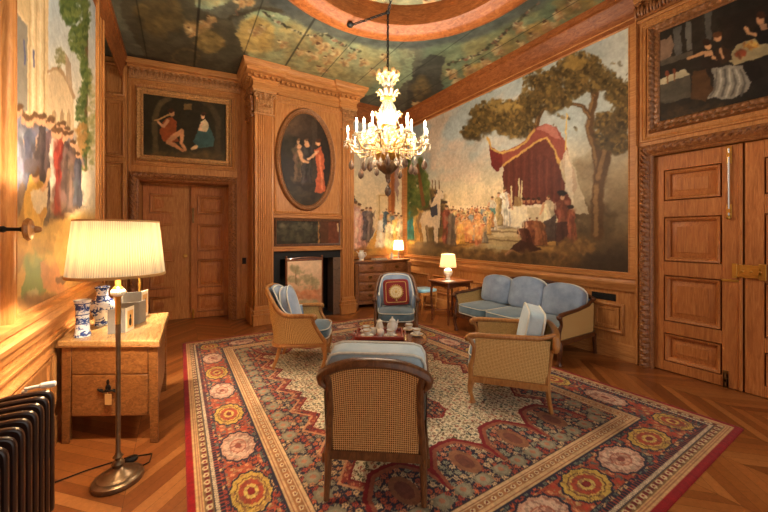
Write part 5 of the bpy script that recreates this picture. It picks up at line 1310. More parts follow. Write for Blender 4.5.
# horse and attendants
p.cloud(429, 216, 17, 26, [(118, 96, 58), (92, 78, 48), (142, 112, 66), (84, 72, 46)], 420, 3, .75)
HW_ = (226, 206, 172)
p.fig(436, 226, 34, (66, 62, 68), wid=.3); p.ell(439, 192, 4.5, 2, (60, 50, 46)); p.fig(447, 246, 42, (146, 78, 58), wid=.28, hair=(70, 50, 40)); p.ell(445, 202, 3.2, 1.8, (70, 56, 46)); p.fig(452, 246, 38, (120, 104, 84), wid=.28)
for x in (433, 436, 440): p.line([(x, 192), (x-.6, 180)], .6, .5, (120, 90, 60), .8)
p.line([(431, 205), (426, 172)], .9, .6, (206, 180, 140), .7)
p.fig(416, 245, 44, (214, 170, 92), wid=.32, arm=(1, .9)); p.fig(410, 240, 36, (52, 120, 118), wid=.3, arm=(-1, .4)); p.fig(421, 243, 38, (186, 140, 72), wid=.3)
p.ell(429, 219, 9.5, 8.5, HW_, 1); p.poly([(434, 226), (431, 206), (437, 193), (441, 196), (441, 212), (440, 228)], HW_, 1, .6); p.ell(441, 194, 2.6, 5.5, HW_, 1, -.5); p.poly([(421, 217), (425, 224), (428, 246), (425, 247), (422, 230)], HW_, 1, .5); p.poly([(434, 224), (439, 224), (438, 246), (435, 246)], HW_, 1, .5); p.line([(427, 226), (430, 245)], 1.2, 1., (150, 124, 92), .8); p.line([(421, 214), (418, 222), (420, 232)], 1.4, .8, (150, 122, 86), .9); p.poly([(430, 208), (438, 204), (438, 215), (432, 217)], (52, 56, 72), .9, .6)
for x, y, rx, ry in ((409, 178, 2.6, 22), (414, 196, 3.4, 22), (421, 184, 3.2, 26), (426, 190, 2.8, 18), (406, 205, 3, 16)): p.cloud(x, y, rx, ry, [(86, 104, 50), (64, 84, 42), (112, 122, 60), (96, 96, 48)], 130, 2, .8)
p.line([(418, 165), (424, 205)], 1.4, 1.8, (122, 80, 44), .9); p.line([(406, 160), (405, 215)], 1.5, 1.6, (176, 104, 54), .9)
p.cloud(432, 250, 20, 6, [(96, 72, 44), (120, 92, 54), (76, 56, 36)], 130, 3, .6); p.cloud(465, 256, 40, 6, [(110, 84, 48), (140, 108, 60), (84, 62, 38)], 160, 3, .5); p.cloud(530, 259, 50, 5, [(96, 70, 42), (130, 96, 56), (70, 52, 36)], 160, 3, .5); p.cloud(576, 246, 20, 7, [(150, 112, 64), (104, 78, 48)], 90, 2.4, .6)
p.mottle(2.2, .14); p.mottle(26, .12, 6)
attach(p.build('canvas', M['glossy_canvas'], offset=.012), t)
m = MB(WR); m.frame(.13, 1.125, 4.95, 4.22, [(-.0, .012), (.0, .03), (.01, .036), (.018, .026), (.07, .026), (.078, .04), (.09, .045), (.1, .0)]); attach(m.build('frame', M['oak_h']), t)

# ---- mural on the back wall
t = thing('mural', 'tall mural with kneeling white-gowned lady above the chest of drawers', 'painting', tuple(WB @ Vector((4.0, 2.65, 0))))
p = Paint(WB, 3.10, 4.78, 1.12, 4.225, .0095, 22); X, Y = p.X, p.Y
p.C[:] = lerpc((236, 212, 168), (176, 176, 168), smooth(200, 120, Y+20*(vnoise(p.U, p.V, 1.2, 3, 4)-.5)))
g = smooth(232, 240, Y+5*(vnoise(p.U, p.V, 3, 8, 3)-.5)); p.C[:] = p.C*(1-g[..., None])+np.array((206, 152, 78))*g[..., None]
p.poly([(376, 195), (390, 192), (392, 240), (376, 240)], (224, 196, 146), .7); p.line([(379, 196), (379, 236)], .6, .6, (190, 150, 90), .8); p.line([(379, 196), (390, 195)], .6, .6, (190, 150, 90), .8)
p.line([(391, 165), (391.5, 195), (391, 222)], 3.2, 3.4, (164, 92, 46), .95); p.line([(390, 165), (390, 222)], .9, .9, (204, 132, 74), .7)
p.poly([(393, 150), (400, 150), (398, 205), (395, 190)], (146, 104, 100), .7, 1.5); p.line([(403, 150), (403, 245)], 1.4, 1.4, (184, 112, 58), .9)
p.fig(352, 212, 20, (60, 58, 66), arm=(1, .5, (60, 58, 66)))
for x, h, c in ((355, 50, (206, 152, 134)), (359, 48, (220, 178, 156)), (362, 42, (200, 150, 130))): p.fig(x, 250, h, c, wid=.3)
p.fig(366, 240, 34, (96, 86, 88), wid=.26); p.fig(370, 242, 36, (130, 112, 100), wid=.24)
p.poly([(366, 249), (374, 232), (380, 222), (386, 228), (390, 248)], (236, 220, 186), 1, 1); p.poly([(366, 249), (374, 234), (378, 226), (374, 249)], (222, 162, 70), .85, 1); p.ell(381, 217, 2, 3, (216, 166, 122)); p.fig(384, 250, 36, (232, 216, 186), wid=.5)
for x, y, h, c in ((386, 232, 24, (70, 84, 92)), (390, 236, 26, (176, 140, 92)), (394, 238, 26, (88, 96, 96)), (398, 240, 28, (214, 186, 140)), (396, 248, 34, (206, 160, 90)), (401, 250, 36, (222, 194, 150)), (388, 250, 30, (214, 190, 150))): p.fig(x, y, h, c, wid=.36)
p.cloud(376, 254, 30, 5, [(214, 162, 84), (176, 122, 60), (150, 100, 52)], 110, 3, .6); p.mottle(2.5, .12); p.mottle(26, .1, 6)
attach(p.build('canvas', M['canvas'], offset=.012), t)
m = MB(WB); m.frame(3.11, 1.125, 4.775, 4.22, [(-.0, .012), (.0, .03), (.01, .036), (.018, .026), (.04, .026), (.045, 0)]); attach(m.build('frame', M['oak_h']), t)

# ---- mural on the left wall
t = thing('mural', 'tall mural of a robed crowd before pale towers on the left wall', 'painting', tuple(WL @ Vector((4.0, 2.7, 0))))
p = Paint(WL, 2.83, 5.055, 1.12, 4.40, .0075, 23); X, Y = p.X, p.Y
p.C[:] = lerpc((226, 210, 182), (182, 194, 198), smooth(120, -20, Y+16*(vnoise(p.U, p.V, 1.2, 3, 4)-.5)))
p.poly([(0, -80), (47, -80), (45, 150), (0, 150)], (224, 196, 150), 1); p.poly([(11, 10), (25, 24), (25, 110), (11, 120)], (138, 130, 116), .95); p.poly([(11, -60), (26, -40), (26, 22), (11, 6)], (206, 176, 128), .8)
for x, c in ((27, (196, 164, 116)), (30, (238, 214, 170)), (34, (204, 172, 124)), (38, (236, 212, 168)), (42, (190, 158, 110)), (45, (214, 184, 138))): p.line([(x, -60), (x, 150)], 1., 1., c, .8)
p.line([(22, 40), (22, 65)], .9, .9, (76, 84, 128), .7); p.line([(31, 50), (31, 66)], .9, .9, (90, 90, 130), .6)
p.poly([(46, 76), (50, 66), (58, 68), (66, 80), (72, 98), (73, 170), (46, 170)], (208, 180, 140), 1); p.line([(46, 70), (56, 68), (66, 80), (72, 97)], 1.8, 1.8, (176, 142, 104), .9); p.poly([(63, 52), (69, 62), (71, 92), (64, 80)], (178, 150, 118), .9)
for x in (52, 60, 67): p.poly([(x-2, 160), (x-2, 114), (x, 109), (x+2, 114), (x+2, 160)], (160, 128, 92), .8)
G_ = [(88, 108, 52), (64, 84, 40), (120, 132, 70), (104, 116, 60)]
p.line([(84, -40), (85, 60), (84, 170)], 1.8, 1.6, (112, 88, 52), .9)
for y in range(-40, 170, 6): p.cloud(82+3*math.sin(y*.1), y, 4.5, 5, G_, 16, 1.8, .85)
p.cloud(70, 10, 10, 14, G_, 160, 1.9, .85); p.cloud(76, 38, 9, 14, G_, 150, 1.8, .85); p.cloud(66, 2, 8, 16, G_, 90, 1.9, .85); p.cloud(58, 58, 5, 10, [(150, 140, 90), (128, 124, 76)], 50, 1.5, .7); p.cloud(90, 120, 4, 50, [(176, 160, 96), (140, 140, 80)], 90, 2, .5); p.cloud(80, 138, 6, 16, [(198, 150, 90), (170, 128, 70)], 90, 2, .7)
gy = smooth(205, 222, Y+5*(vnoise(p.U, p.V, 3, 5, 3)-.5)); p.C[:] = lerpc(p.C, p.C*0+np.array((206, 164, 96)), gy)
dkr = smooth(58, 80, X)*smooth(235, 275, Y); p.C[:] = lerpc(p.C, p.C*0+np.array((112, 78, 52)), .75*dkr)
RB = [(112, 104, 112), (92, 80, 78), (138, 116, 108), (160, 98, 72), (122, 126, 138), (104, 86, 74), (172, 124, 84)]
for i in range(15): x = 13+i*4; p.fig(x, 196+3*p.r.rand(), 84-18*i/15+8*p.r.rand(), RB[p.r.randint(7)], wid=.2, arm=((-1)**i, p.r.rand()))
p.fig(16, 214, 112, (132, 130, 142), wid=.13); p.fig(27, 218, 106, (98, 98, 116), wid=.14); p.fig(39, 222, 112, (72, 62, 62), wid=.13); p.fig(48, 218, 104, (88, 68, 66), wid=.14); p.fig(52, 214, 88, (222, 204, 180), wid=.12); p.fig(57, 216, 90, (142, 54, 42), wid=.12); p.fig(64, 213, 84, (98, 76, 66), wid=.15); p.fig(71, 210, 72, (112, 88, 74), wid=.16); p.fig(76, 207, 56, (76, 74, 84), wid=.2)
p.poly([(24, 182), (34, 172), (42, 184), (44, 214), (36, 246), (18, 262), (14, 230)], (218, 172, 86), 1, 2); p.poly([(34, 176), (42, 184), (44, 214), (38, 226)], (178, 128, 60), .7, 2); p.poly([(28, 192), (46, 186), (44, 206), (36, 214), (30, 206)], (232, 212, 178), .95, 1.5); p.ell(33, 176, 4, 6, (204, 150, 104)); p.ell(32, 171, 5, 5, (88, 60, 38)); p.line([(40, 190), (46, 178), (47, 170)], 2, 1.4, (222, 172, 126)); p.ell(28, 166, 7, 8, (96, 84, 86), .9); p.poly([(11, 196), (20, 180), (26, 250), (12, 285)], (140, 100, 56), .6, 3)
p.ell(36, 262, 15, 16, (112, 128, 66), 1, .5); p.poly([(18, 300), (24, 260), (40, 246), (54, 258), (52, 284), (30, 305)], (104, 122, 60), .95, 3); p.ell(34, 258, 6, 10, (146, 158, 96), .7, .5); p.poly([(38, 262), (52, 256), (60, 280), (50, 292), (40, 290)], (198, 138, 92), 1, 1.5); p.ell(58, 284, 5, 6, (190, 130, 88)); p.ell(59, 280, 5.5, 4, (92, 60, 38)); p.line([(46, 288), (58, 292), (66, 288)], 2.4, 1.8, (204, 146, 100)); p.poly([(24, 292), (34, 286), (38, 298), (26, 306)], (196, 180, 138), .8, 2)
p.cloud(60, 250, 36, 14, [(222, 178, 104), (196, 150, 80), (236, 198, 126)], 160, 4, .4); p.cloud(40, 305, 30, 8, [(140, 98, 56), (112, 78, 46)], 90, 4, .5); p.mottle(2.2, .12); p.mottle(24, .1, 6)
attach(p.build('canvas', M['canvas'], offset=.012), t)
m = MB(WL); m.frame(2.835, 1.125, 5.05, 4.395, [(-.0, .012), (.0, .02), (.012, .026), (.022, .018), (.05, .02), (.06, .034), (.10, .036), (.12, .025), (.14, 0)]); attach(m.build('frame', M['oak']), t)

# ---- over-door picture, back left
GF = [(-.005, .02, 0), (.0, .04, 0), (.012, .046, .5), (.03, .034, .8), (.05, .036, .6), (.06, .058, 1), (.075, .068, 1), (.09, .06, .6), (.098, .03, 0), (.1, 0, 0)]
t = picture_frame('framed_painting', 'framed painting of a seated piper and a woman above the far double door', WD, -1.685, 2.99, -.385, 4.055, GF, M['gilt'])
p = Paint(WD, -1.69, -.38, 2.985, 4.06, .007, 24); X, Y = p.X, p.Y
p.C[:] = lerpc((56, 48, 30), (40, 36, 26), vnoise(p.U, p.V, 2, 4, 4)); p.C[:] = lerpc(p.C, p.C*0+np.array((110, 88, 54)), .6*smooth(146, 160, Y))
p.line([(156, 160), (155, 118), (160, 104), (170, 98)], 3, 3, (98, 80, 52), .6); p.line([(218, 162), (218, 120), (212, 108), (204, 102)], 3, 3, (74, 60, 40), .6); p.poly([(184, 104), (192, 104), (192, 110), (184, 110)], (130, 100, 56), .8)
p.poly([(163, 122), (171, 117), (177, 122), (176, 135), (180, 142), (164, 142), (160, 132)], (150, 74, 36), 1, 1); p.ell(172, 113.5, 2.6, 3.4, (204, 144, 96)); p.ell(171.4, 111, 3, 2.2, (72, 42, 26)); p.line([(168, 121), (164, 127), (158, 122)], 1.6, 1.2, (212, 154, 108)); p.line([(155, 121), (170, 115)], .8, .7, (198, 150, 90)); p.line([(170, 140), (182, 131), (182, 143), (185, 150)], 2.6, 1.5, (206, 146, 98)); p.line([(168, 142), (176, 146), (183, 151)], 2.2, 1.4, (190, 130, 84))
p.poly([(197, 132), (203, 122), (209, 126), (215, 140), (213, 147), (196, 148), (193, 142)], (62, 88, 84), 1, 1); p.poly([(201, 122), (206, 119), (209, 126), (206, 132), (200, 130)], (222, 196, 150), 1, .5); p.ell(203, 116.5, 2.3, 3, (222, 170, 124)); p.ell(204, 114.5, 2.8, 2.2, (70, 44, 30)); p.line([(202, 124), (199, 130), (205, 131)], 1.2, 1., (224, 180, 138)); p.line([(196, 147), (192, 149)], 1.8, 1.2, (220, 180, 130)); p.cloud(186, 156, 36, 4, [(104, 80, 46), (84, 66, 40)], 70, 2, .5); p.mottle(20, .2)
attach(p.build('canvas', M['glossy_canvas'], offset=.02), t)

# ---- over-door picture, right wall
t = picture_frame('framed_painting', 'large dark framed banquet painting above the right-hand doors', WR, 5.275, 2.935, 6.66, 3.985, [(o*1.12, w, q) for o, w, q in GF], M['darkframe'], pitch=.06, amp=.014)
p = Paint(WR, 5.27, 6.665, 2.93, 3.99, .006, 25); X, Y = p.X, p.Y
p.C[:] = lerpc((54, 46, 36), (34, 30, 26), vnoise(p.U, p.V, 2, 4, 4))
p.poly([(659, 42), (668, 40), (672, 36), (675, 46), (672, 58), (659, 64)], (148, 116, 92), .9, 1); p.poly([(674, 30), (682, 26), (683, 54), (676, 58)], (96, 92, 84), .9); p.poly([(686, 24), (692, 22), (693, 50), (688, 52)], (110, 106, 96), .9); p.poly([(705, 14), (712, 12), (713, 40), (707, 42)], (88, 84, 76), .8); p.poly([(659, 62), (694, 51), (694, 57), (659, 68)], (96, 86, 72), .8); p.poly([(718, 20), (800, -5), (800, 40), (724, 48)], (40, 32, 26), .9, 1)
p.poly([(660, 80), (684, 70), (692, 75), (660, 86)], (190, 176, 140), .95); p.poly([(660, 86), (692, 75), (692, 98), (660, 106)], (88, 80, 66), .9); p.line([(668, 84), (668, 76)], .7, .7, (130, 84, 50)); p.line([(675, 82), (675, 74)], .7, .7, (130, 84, 50)); p.ell(668, 74, 2, 3, (120, 62, 40)); p.ell(675, 72, 2, 3, (120, 62, 40))
p.poly([(728, 60), (738, 46), (800, 20), (800, 44), (760, 58), (735, 66)], (176, 156, 112), .9, .6); p.cloud(752, 46, 8, 3, [(196, 140, 60), (150, 90, 44), (210, 170, 90)], 30, 1.8, .9); p.cloud(741, 54, 5, 2.5, [(150, 72, 44), (110, 60, 36)], 16, 1.8, .9)
p.poly([(702, 62), (708, 50), (718, 53), (722, 64), (716, 76), (702, 78)], (44, 34, 28), 1, 1); p.ell(709, 46.5, 3.6, 4.4, (206, 154, 106)); p.ell(707.5, 43, 4.6, 3.4, (50, 32, 22)); p.poly([(704, 52), (712, 51), (714, 57), (706, 58)], (206, 154, 108), .95, .5); p.line([(703, 54), (696, 57), (689, 59)], 1.8, 1.2, (196, 144, 98)); p.line([(714, 58), (722, 60), (726, 54)], 1.6, 1.2, (196, 144, 98))
p.poly([(712, 70), (726, 66), (744, 66), (752, 78), (748, 92), (734, 100), (716, 98), (708, 100), (716, 84)], (142, 134, 118), 1, 1.5)
for i in range(7): p.line([(718+i*4, 70), (716+i*5, 84), (712+i*5, 97)], .9, 1.2, (186, 178, 158) if i % 2 else (96, 90, 80), .7)
p.poly([(742, 64), (760, 60), (764, 76), (752, 84)], (34, 28, 24), .95, 1); p.poly([(694, 72), (706, 70), (714, 88), (706, 102), (692, 100)], (86, 58, 34), .9, 1.5)
p.poly([(716, 50), (724, 46), (730, 50), (733, 60), (724, 64), (717, 60)], (58, 40, 28), 1, .8); p.ell(718.5, 38.5, 3.2, 4.2, (206, 150, 104)); p.ell(718, 35.5, 3.9, 2.6, (92, 58, 34)); p.line([(722, 50), (724, 58)], 1.6, 1.2, (204, 150, 104))
p.poly([(752, 36), (758, 26), (800, 14), (800, 50), (760, 44)], (30, 26, 24), 1, 1); p.ell(762, 20, 4, 5, (206, 150, 106)); p.ell(763, 15.5, 5, 3, (70, 42, 28)); p.line([(756, 36), (749, 34), (746, 29)], 1.8, 1.4, (206, 152, 106)); p.poly([(760, 26), (768, 24), (768, 30), (762, 32)], (204, 150, 108), .8, .6)
p.cloud(690, 112, 40, 8, [(60, 46, 30), (84, 60, 36), (44, 36, 26)], 120, 3, .5); p.mottle(18, .2)
attach(p.build('canvas', M['glossy_canvas'], offset=.03), t)

# ---- oval picture over the fireplace
OC = (2.065, 3.04); OA, OB = .595, .98
t = thing('oval_painting', 'large oval painting of standing women in a carved frame over the fireplace', 'painting', tuple(WF @ Vector((OC[0], OC[1], 0))))
prof = [(-.105, .03), (-.09, .045), (-.08, .035), (-.06, .035), (-.045, .06), (-.025, .066), (-.01, .05), (0, .03), (.002, 0)]
m = MB(WF); n = 160; vs_ = []; 
for i in range(n):
    a = 2*PI*i/n
    for j, (o, w) in enumerate(prof):
        q = .009*(abs(math.sin(a*34))*1.3-.6) if 2 < j < 7 else 0
        vs_.append((OC[0]+(OA+o)*math.cos(a), OC[1]+(OB+o)*math.sin(a), w+q))
k = len(prof); m.add(vs_, [(i*k+j, i*k+j+1, ((i+1) % n)*k+j+1, ((i+1) % n)*k+j) for i in range(n) for j in range(k-1)])
attach(m.build('frame', M['darkframe'], angle=60), t)
p = Paint(WF, OC[0]-OA, OC[0]+OA, OC[1]-OB, OC[1]+OB, .009, 26); X, Y = p.X, p.Y
p.C[:] = lerpc((58, 44, 34), (34, 28, 24), vnoise(p.U, p.V, 2.2, 4, 4)); p.C[:] = lerpc(p.C, p.C*0+np.array((112, 84, 60)), .6*smooth(150, 126, Y)*smooth(320, 290, X)); p.cloud(292, 146, 8, 9, [(40, 34, 24), (56, 46, 30)], 60, 3, .8); p.poly([(311, 120), (316, 118), (318, 180), (312, 182)], (70, 56, 44), .8); p.cloud(304, 196, 24, 8, [(70, 56, 40), (48, 40, 30)], 70, 3, .6)
p.fig(298, 182, 44, (96, 74, 54), wid=.3); p.fig(306, 184, 46, (58, 50, 46), wid=.3); p.line([(299, 152), (301, 160), (307, 163)], 2, 1.4, (214, 156, 112)); p.ell(299, 147, 2.4, 3, (212, 154, 108)); p.ell(306.5, 145, 2.4, 3, (208, 152, 108)); p.poly([(314, 150), (320, 147), (324, 156), (323, 178), (326, 192), (314, 193), (317, 172)], (190, 92, 56), 1, 1); p.line([(317, 152), (311, 158), (308, 160)], 1.6, 1.2, (214, 160, 118)); p.ell(317.5, 143, 2.6, 3.4, (214, 158, 114)); p.ell(318, 140.6, 3, 2, (76, 46, 30)); p.line([(319, 156), (322, 190)], 1., 1., (220, 128, 84), .7); p.mottle(20, .2)
attach(p.build('canvas', M['glossy_canvas'], offset=.03, mask=lambda u, v: ((u-OC[0])/(OA-.09))**2+((v-OC[1])/(OB-.09))**2 < 1), t)

# ---- long narrow mirror above the mantel shelf, its reflections painted on as colour
t = thing('overmantel_mirror', 'long narrow dark mirror with painted-on reflections between mantel shelf and oval picture', 'painting', tuple(WF @ Vector((2.12, 1.65, 0))))
p = Paint(WF, 1.50, 2.74, 1.43, 1.87, .009, 27); X, Y = p.X, p.Y
p.C[:] = lerpc((62, 52, 36), (36, 32, 26), vnoise(p.U, p.V, 3, 4, 4)); p.cloud(296, 233, 24, 9, [(88, 80, 58), (50, 46, 34), (66, 62, 46)], 160, 2.4, .6); p.cloud(300, 226, 20, 3, [(112, 104, 80), (90, 84, 64)], 50, 1.6, .5)
p.poly([(320, 219), (328, 219), (328, 248), (320, 248)], (92, 56, 36), .9); p.poly([(328, 219), (342, 219), (342, 248), (328, 248)], (116, 62, 40), .9); p.line([(318.5, 220), (318.5, 247)], .6, .6, (170, 120, 66), .9); p.line([(337.5, 224), (337.5, 232)], .5, .5, (226, 200, 150), .9); p.mottle(22, .2)
attach(p.build('canvas', M['glossy_canvas'], offset=.012), t)
m = MB(WF); m.frame(1.505, 1.435, 2.735, 1.865, [(0, .012), (0, .024), (.012, .03), (.02, .018), (.035, .022), (.045, 0)]); attach(m.build('frame', M['elm']), t)

# ---- painted panel of the fire screen
WS = wallframe((FS[0], FS[1]-.014), (1, 0))
p = Paint(WS, -.32, .32, .275, 1.125, .008, 28)
p.U += FS[0]*0; X, Y = p.X, p.Y
v = (p.V-.275)/.85
p.C[:] = lerpc((216, 176, 136), (232, 200, 164), smooth(.3, 1, v)); p.C[:] = lerpc(p.C, p.C*0+np.array((196, 128, 92)), .6*smooth(.5, .35, v)*smooth(.45, .6, vnoise(p.U, p.V, 4, 4, 4)))
GT = [(158, 146, 106), (176, 158, 118), (146, 134, 98), (190, 168, 128)]
for i in range(26): p.cloud(289+p.r.rand()*30, 277+4*math.sin(i)+p.r.rand()*8, 3.2, 1.6, GT, 9, 1.1, .5)
p.cloud(294, 268, 4, 2.4, GT, 40, 1.2, .5); p.cloud(299, 272, 5, 2, GT, 40, 1.1, .5); p.line([(295, 270), (296, 284)], .5, .7, (150, 120, 86), .6)
for i in range(12): p.cloud(289+p.r.rand()*30, 290+p.r.rand()*8, 5, 1.4, [(206, 134, 92), (220, 160, 118), (186, 120, 84)], 8, 1.2, .5)
p.cloud(304, 295, 14, 4, [(206, 134, 92), (220, 160, 118), (186, 120, 84)], 60, 2, .6); p.cloud(306, 304, 14, 3, [(150, 144, 110), (190, 170, 130)], 40, 2, .6); p.mottle(20, .1)
o = p.build('painted_panel', M['canvas'], offset=.003); attach(o, SCREEN)
m = MB(); m.box((-.33, -.012, .27), (.33, .0, 1.13)); m.build('backing', M['mahog'], SCREEN)

# ---- painted ceiling
p = Paint(WC, XA, 5.06, -.98, 7.6, .0155, 29); X, Y = p.X, p.Y
n1 = vnoise(p.U, p.V, 1.1, 41, 5); n2 = vnoise(p.U, p.V, 2.6, 42, 5)
p.C[:] = lerpc((82, 76, 66), (124, 114, 92), n1)
# sky openings
def sky(pts, c0, c1, jit=3, a=1.):
    p.poly([q for q in pts], c0, a, jit); cx_ = sum(q[0] for q in pts)/len(pts); cy_ = sum(q[1] for q in pts)/len(pts); w_ = max(q[0] for q in pts)-min(q[0] for q in pts); h_ = max(q[1] for q in pts)-min(q[1] for q in pts)
    p.cloud(cx_, cy_, w_*.36, h_*.34, c1, int(w_*h_/26), min(w_, h_)*.12, .45)
GRN = (132, 142, 112)
sky([(236, 34), (246, 16), (258, 9), (284, 16), (316, 36), (352, 50), (372, 62), (404, 64), (414, 52), (412, 76), (398, 90), (366, 96), (340, 84), (250, 58)], (146, 150, 116), [(176, 148, 96), (160, 156, 120), (126, 138, 112), (190, 150, 92)])
p.cloud(256, 36, 16, 14, [(196, 154, 92), (206, 164, 100), (186, 142, 80)], 130, 5, .6); p.cloud(300, 44, 26, 9, [(176, 140, 90), (150, 136, 96)], 90, 4, .5)
sky([(196, -30), (236, -30), (226, 4), (206, 10), (186, 4)], (154, 160, 132), [(170, 160, 120), (196, 164, 110)])
sky([(446, 62), (470, 46), (505, 34), (540, 12), (560, -20), (660, -30), (600, 14), (545, 50), (500, 76), (450, 100), (440, 90)], (106, 122, 98), [(150, 134, 86), (120, 128, 98), (186, 138, 76), (96, 112, 92)])
p.cloud(490, 72, 26, 8, [(190, 142, 76), (170, 124, 66), (206, 160, 92)], 150, 4, .6); p.cloud(548, 34, 20, 9, [(184, 138, 76), (160, 120, 70)], 110, 4, .55); p.cloud(575, 6, 20, 8, [(170, 128, 72), (140, 120, 80)], 80, 4, .5)
# architecture, pillar and dim bay over the far door
p.poly([(150, 66), (120, 10), (124, -30), (182, -40), (196, 8), (232, 20), (246, 57), (238, 80)], (84, 72, 54), .9, 2); p.poly([(128, 52), (238, 77), (236, 82), (128, 64)], (52, 46, 38), .8, 1); p.cloud(160, 16, 22, 16, [(108, 84, 50), (72, 62, 46), (132, 100, 58)], 150, 5, .5); p.cloud(210, 42, 12, 9, [(156, 120, 70), (126, 96, 56), (176, 138, 84)], 110, 3.4, .6); p.cloud(196, 28, 12, 5, [(188, 142, 92), (150, 110, 66)], 60, 2.4, .8)
for a in range(40): q = a*PI/20; p.ell(186+13*math.cos(q), 57+8*math.sin(q), 1.8, 1.4, (118, 94, 62), .7)
p.ell(186, 57, 9, 5, (92, 78, 56), .8)
p.poly([(404, 124), (408, 84), (418, 66), (430, 54), (446, 56), (440, 78), (450, 104), (424, 120)], (70, 66, 58), .95, 2); p.cloud(420, 92, 8, 16, [(100, 84, 60), (56, 52, 46), (126, 98, 62)], 110, 3, .6); p.cloud(432, 106, 12, 6, [(128, 100, 64), (84, 70, 52)], 60, 2.4, .6)
# darker ring round the rim
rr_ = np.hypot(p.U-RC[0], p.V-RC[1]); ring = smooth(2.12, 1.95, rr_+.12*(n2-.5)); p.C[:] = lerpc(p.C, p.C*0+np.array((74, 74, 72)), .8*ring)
# cherubs and garlands
CH = [(204, 156, 106), (180, 126, 80), (220, 182, 132), (146, 104, 70)]
def cherub(x, y, s):
    p.cloud(x, y, 4.6*s, 2.6*s, CH, 12, 1.7*s, .9); p.ell(x-3*s, y-2.6*s, 1.5*s, 1.4*s, CH[2]); p.ell(x-3*s, y-3.4*s, 1.4*s, .9*s, (96, 60, 36)); p.line([(x, y), (x+4*s, y+2.4*s)], 1.1*s, .8*s, CH[0]); p.line([(x+1*s, y+1*s), (x-2*s, y+4*s)], 1.1*s, .8*s, CH[1])
for x, y, s in ((315, 40, 1.3), (322, 48, 1.4), (312, 56, 1.3), (328, 60, 1.2), (336, 52, 1.1), (345, 62, 1.), (352, 56, 1.), (300, 52, 1.), (256, 32, 1.1), (263, 28, .9), (282, 44, 1.), (364, 62, 1.), (374, 72, .9), (385, 58, .9), (192, 32, 1.2), (204, 24, 1.2), (212, 20, 1.), (240, 4, 1.2), (250, 2, 1.1), (322, 70, 1.), (452, 74, 1.2), (458, 82, 1.), (470, 70, 1.3), (486, 64, 1.3), (492, 74, 1.2), (505, 62, 1.3), (500, 50, 1.2), (522, 46, 1.4), (535, 38, 1.4), (520, 28, 1.3), (548, 26, 1.4), (560, 16, 1.4), (575, 4, 1.4), (430, 112, 1.), (416, 104, .9)): cherub(x, y, s)
def garland(pts, s=1.5):
    for a, b in zip(pts[:-1], pts[1:]):
        n = int(math.hypot(b[0]-a[0], b[1]-a[1])/1.6)+1
        for i in range(n): p.ell(a[0]+(b[0]-a[0])*i/n+p.r.randn()*.6, a[1]+(b[1]-a[1])*i/n+p.r.randn()*.6, s*(.6+p.r.rand()*.5), s*(.5+p.r.rand()*.5), [(52, 44, 34), (150, 92, 72), (206, 178, 140), (70, 66, 44)][p.r.randint(4)], .9)
garland([(264, 12), (280, 24), (296, 32), (310, 36), (326, 34), (340, 44), (360, 52)]); garland([(446, 64), (462, 60), (480, 54), (492, 44), (505, 32), (522, 18), (540, 2)], 1.7); garland([(228, 18), (238, 12), (246, 16)], 1.6); p.line([(230, 18), (246, 12), (262, 8), (282, 12)], 1.8, 1.8, (70, 58, 42), .8)
p.mottle(5, .22); p.mottle(16, .26, 7); p.C *= np.array((.84, .92, .93))
p.C[:] = np.clip(p.C, 6, 255)
# board joints
def joints(p):
    for k in range(-3, 8): p.C[np.abs(p.U-(.21+.69*k)) < .011] *= .5
p.after = joints
o = p.build('ceiling', M['ceilpaint'], mask=lambda u, v: np.hypot(u-RC[0], v-RC[1]) > 1.55); struct(o)
WC2 = Matrix(((1, 0, 0, 0), (0, 1, 0, 0), (0, 0, -1, ZC+.24), (0, 0, 0, 1)))
p = Paint(WC2, RC[0]-1.42, RC[0]+1.42, RC[1]-1.42, RC[1]+1.42, .014, 30)
n1 = vnoise(p.U+3, p.V+3, 1.4, 51, 5); p.C[:] = lerpc((110, 116, 92), (160, 152, 114), n1); p.C[:] = lerpc(p.C, p.C*0+np.array((206, 164, 104)), .75*smooth(.5, .68, vnoise(p.U+3, p.V+3, 1.9, 52, 5)))
for x, y, s in ((390, 8, 1.4), (430, 6, 1.6), (446, 12, 1.5), (462, 8, 1.4), (416, 14, 1.2)): cherub(x, y, s)
p.mottle(9, .2)
o = p.build('ceiling_centre', M['ceilpaint'], mask=lambda u, v: np.hypot(u-RC[0], v-RC[1]) < 1.42); struct(o)
m = MB(); m.box((XA-.1, YN, ZC+.3), (5.2, 7.7, ZC+.36)); struct(m.build('ceiling_deck', M['oak_h'], weld=False))

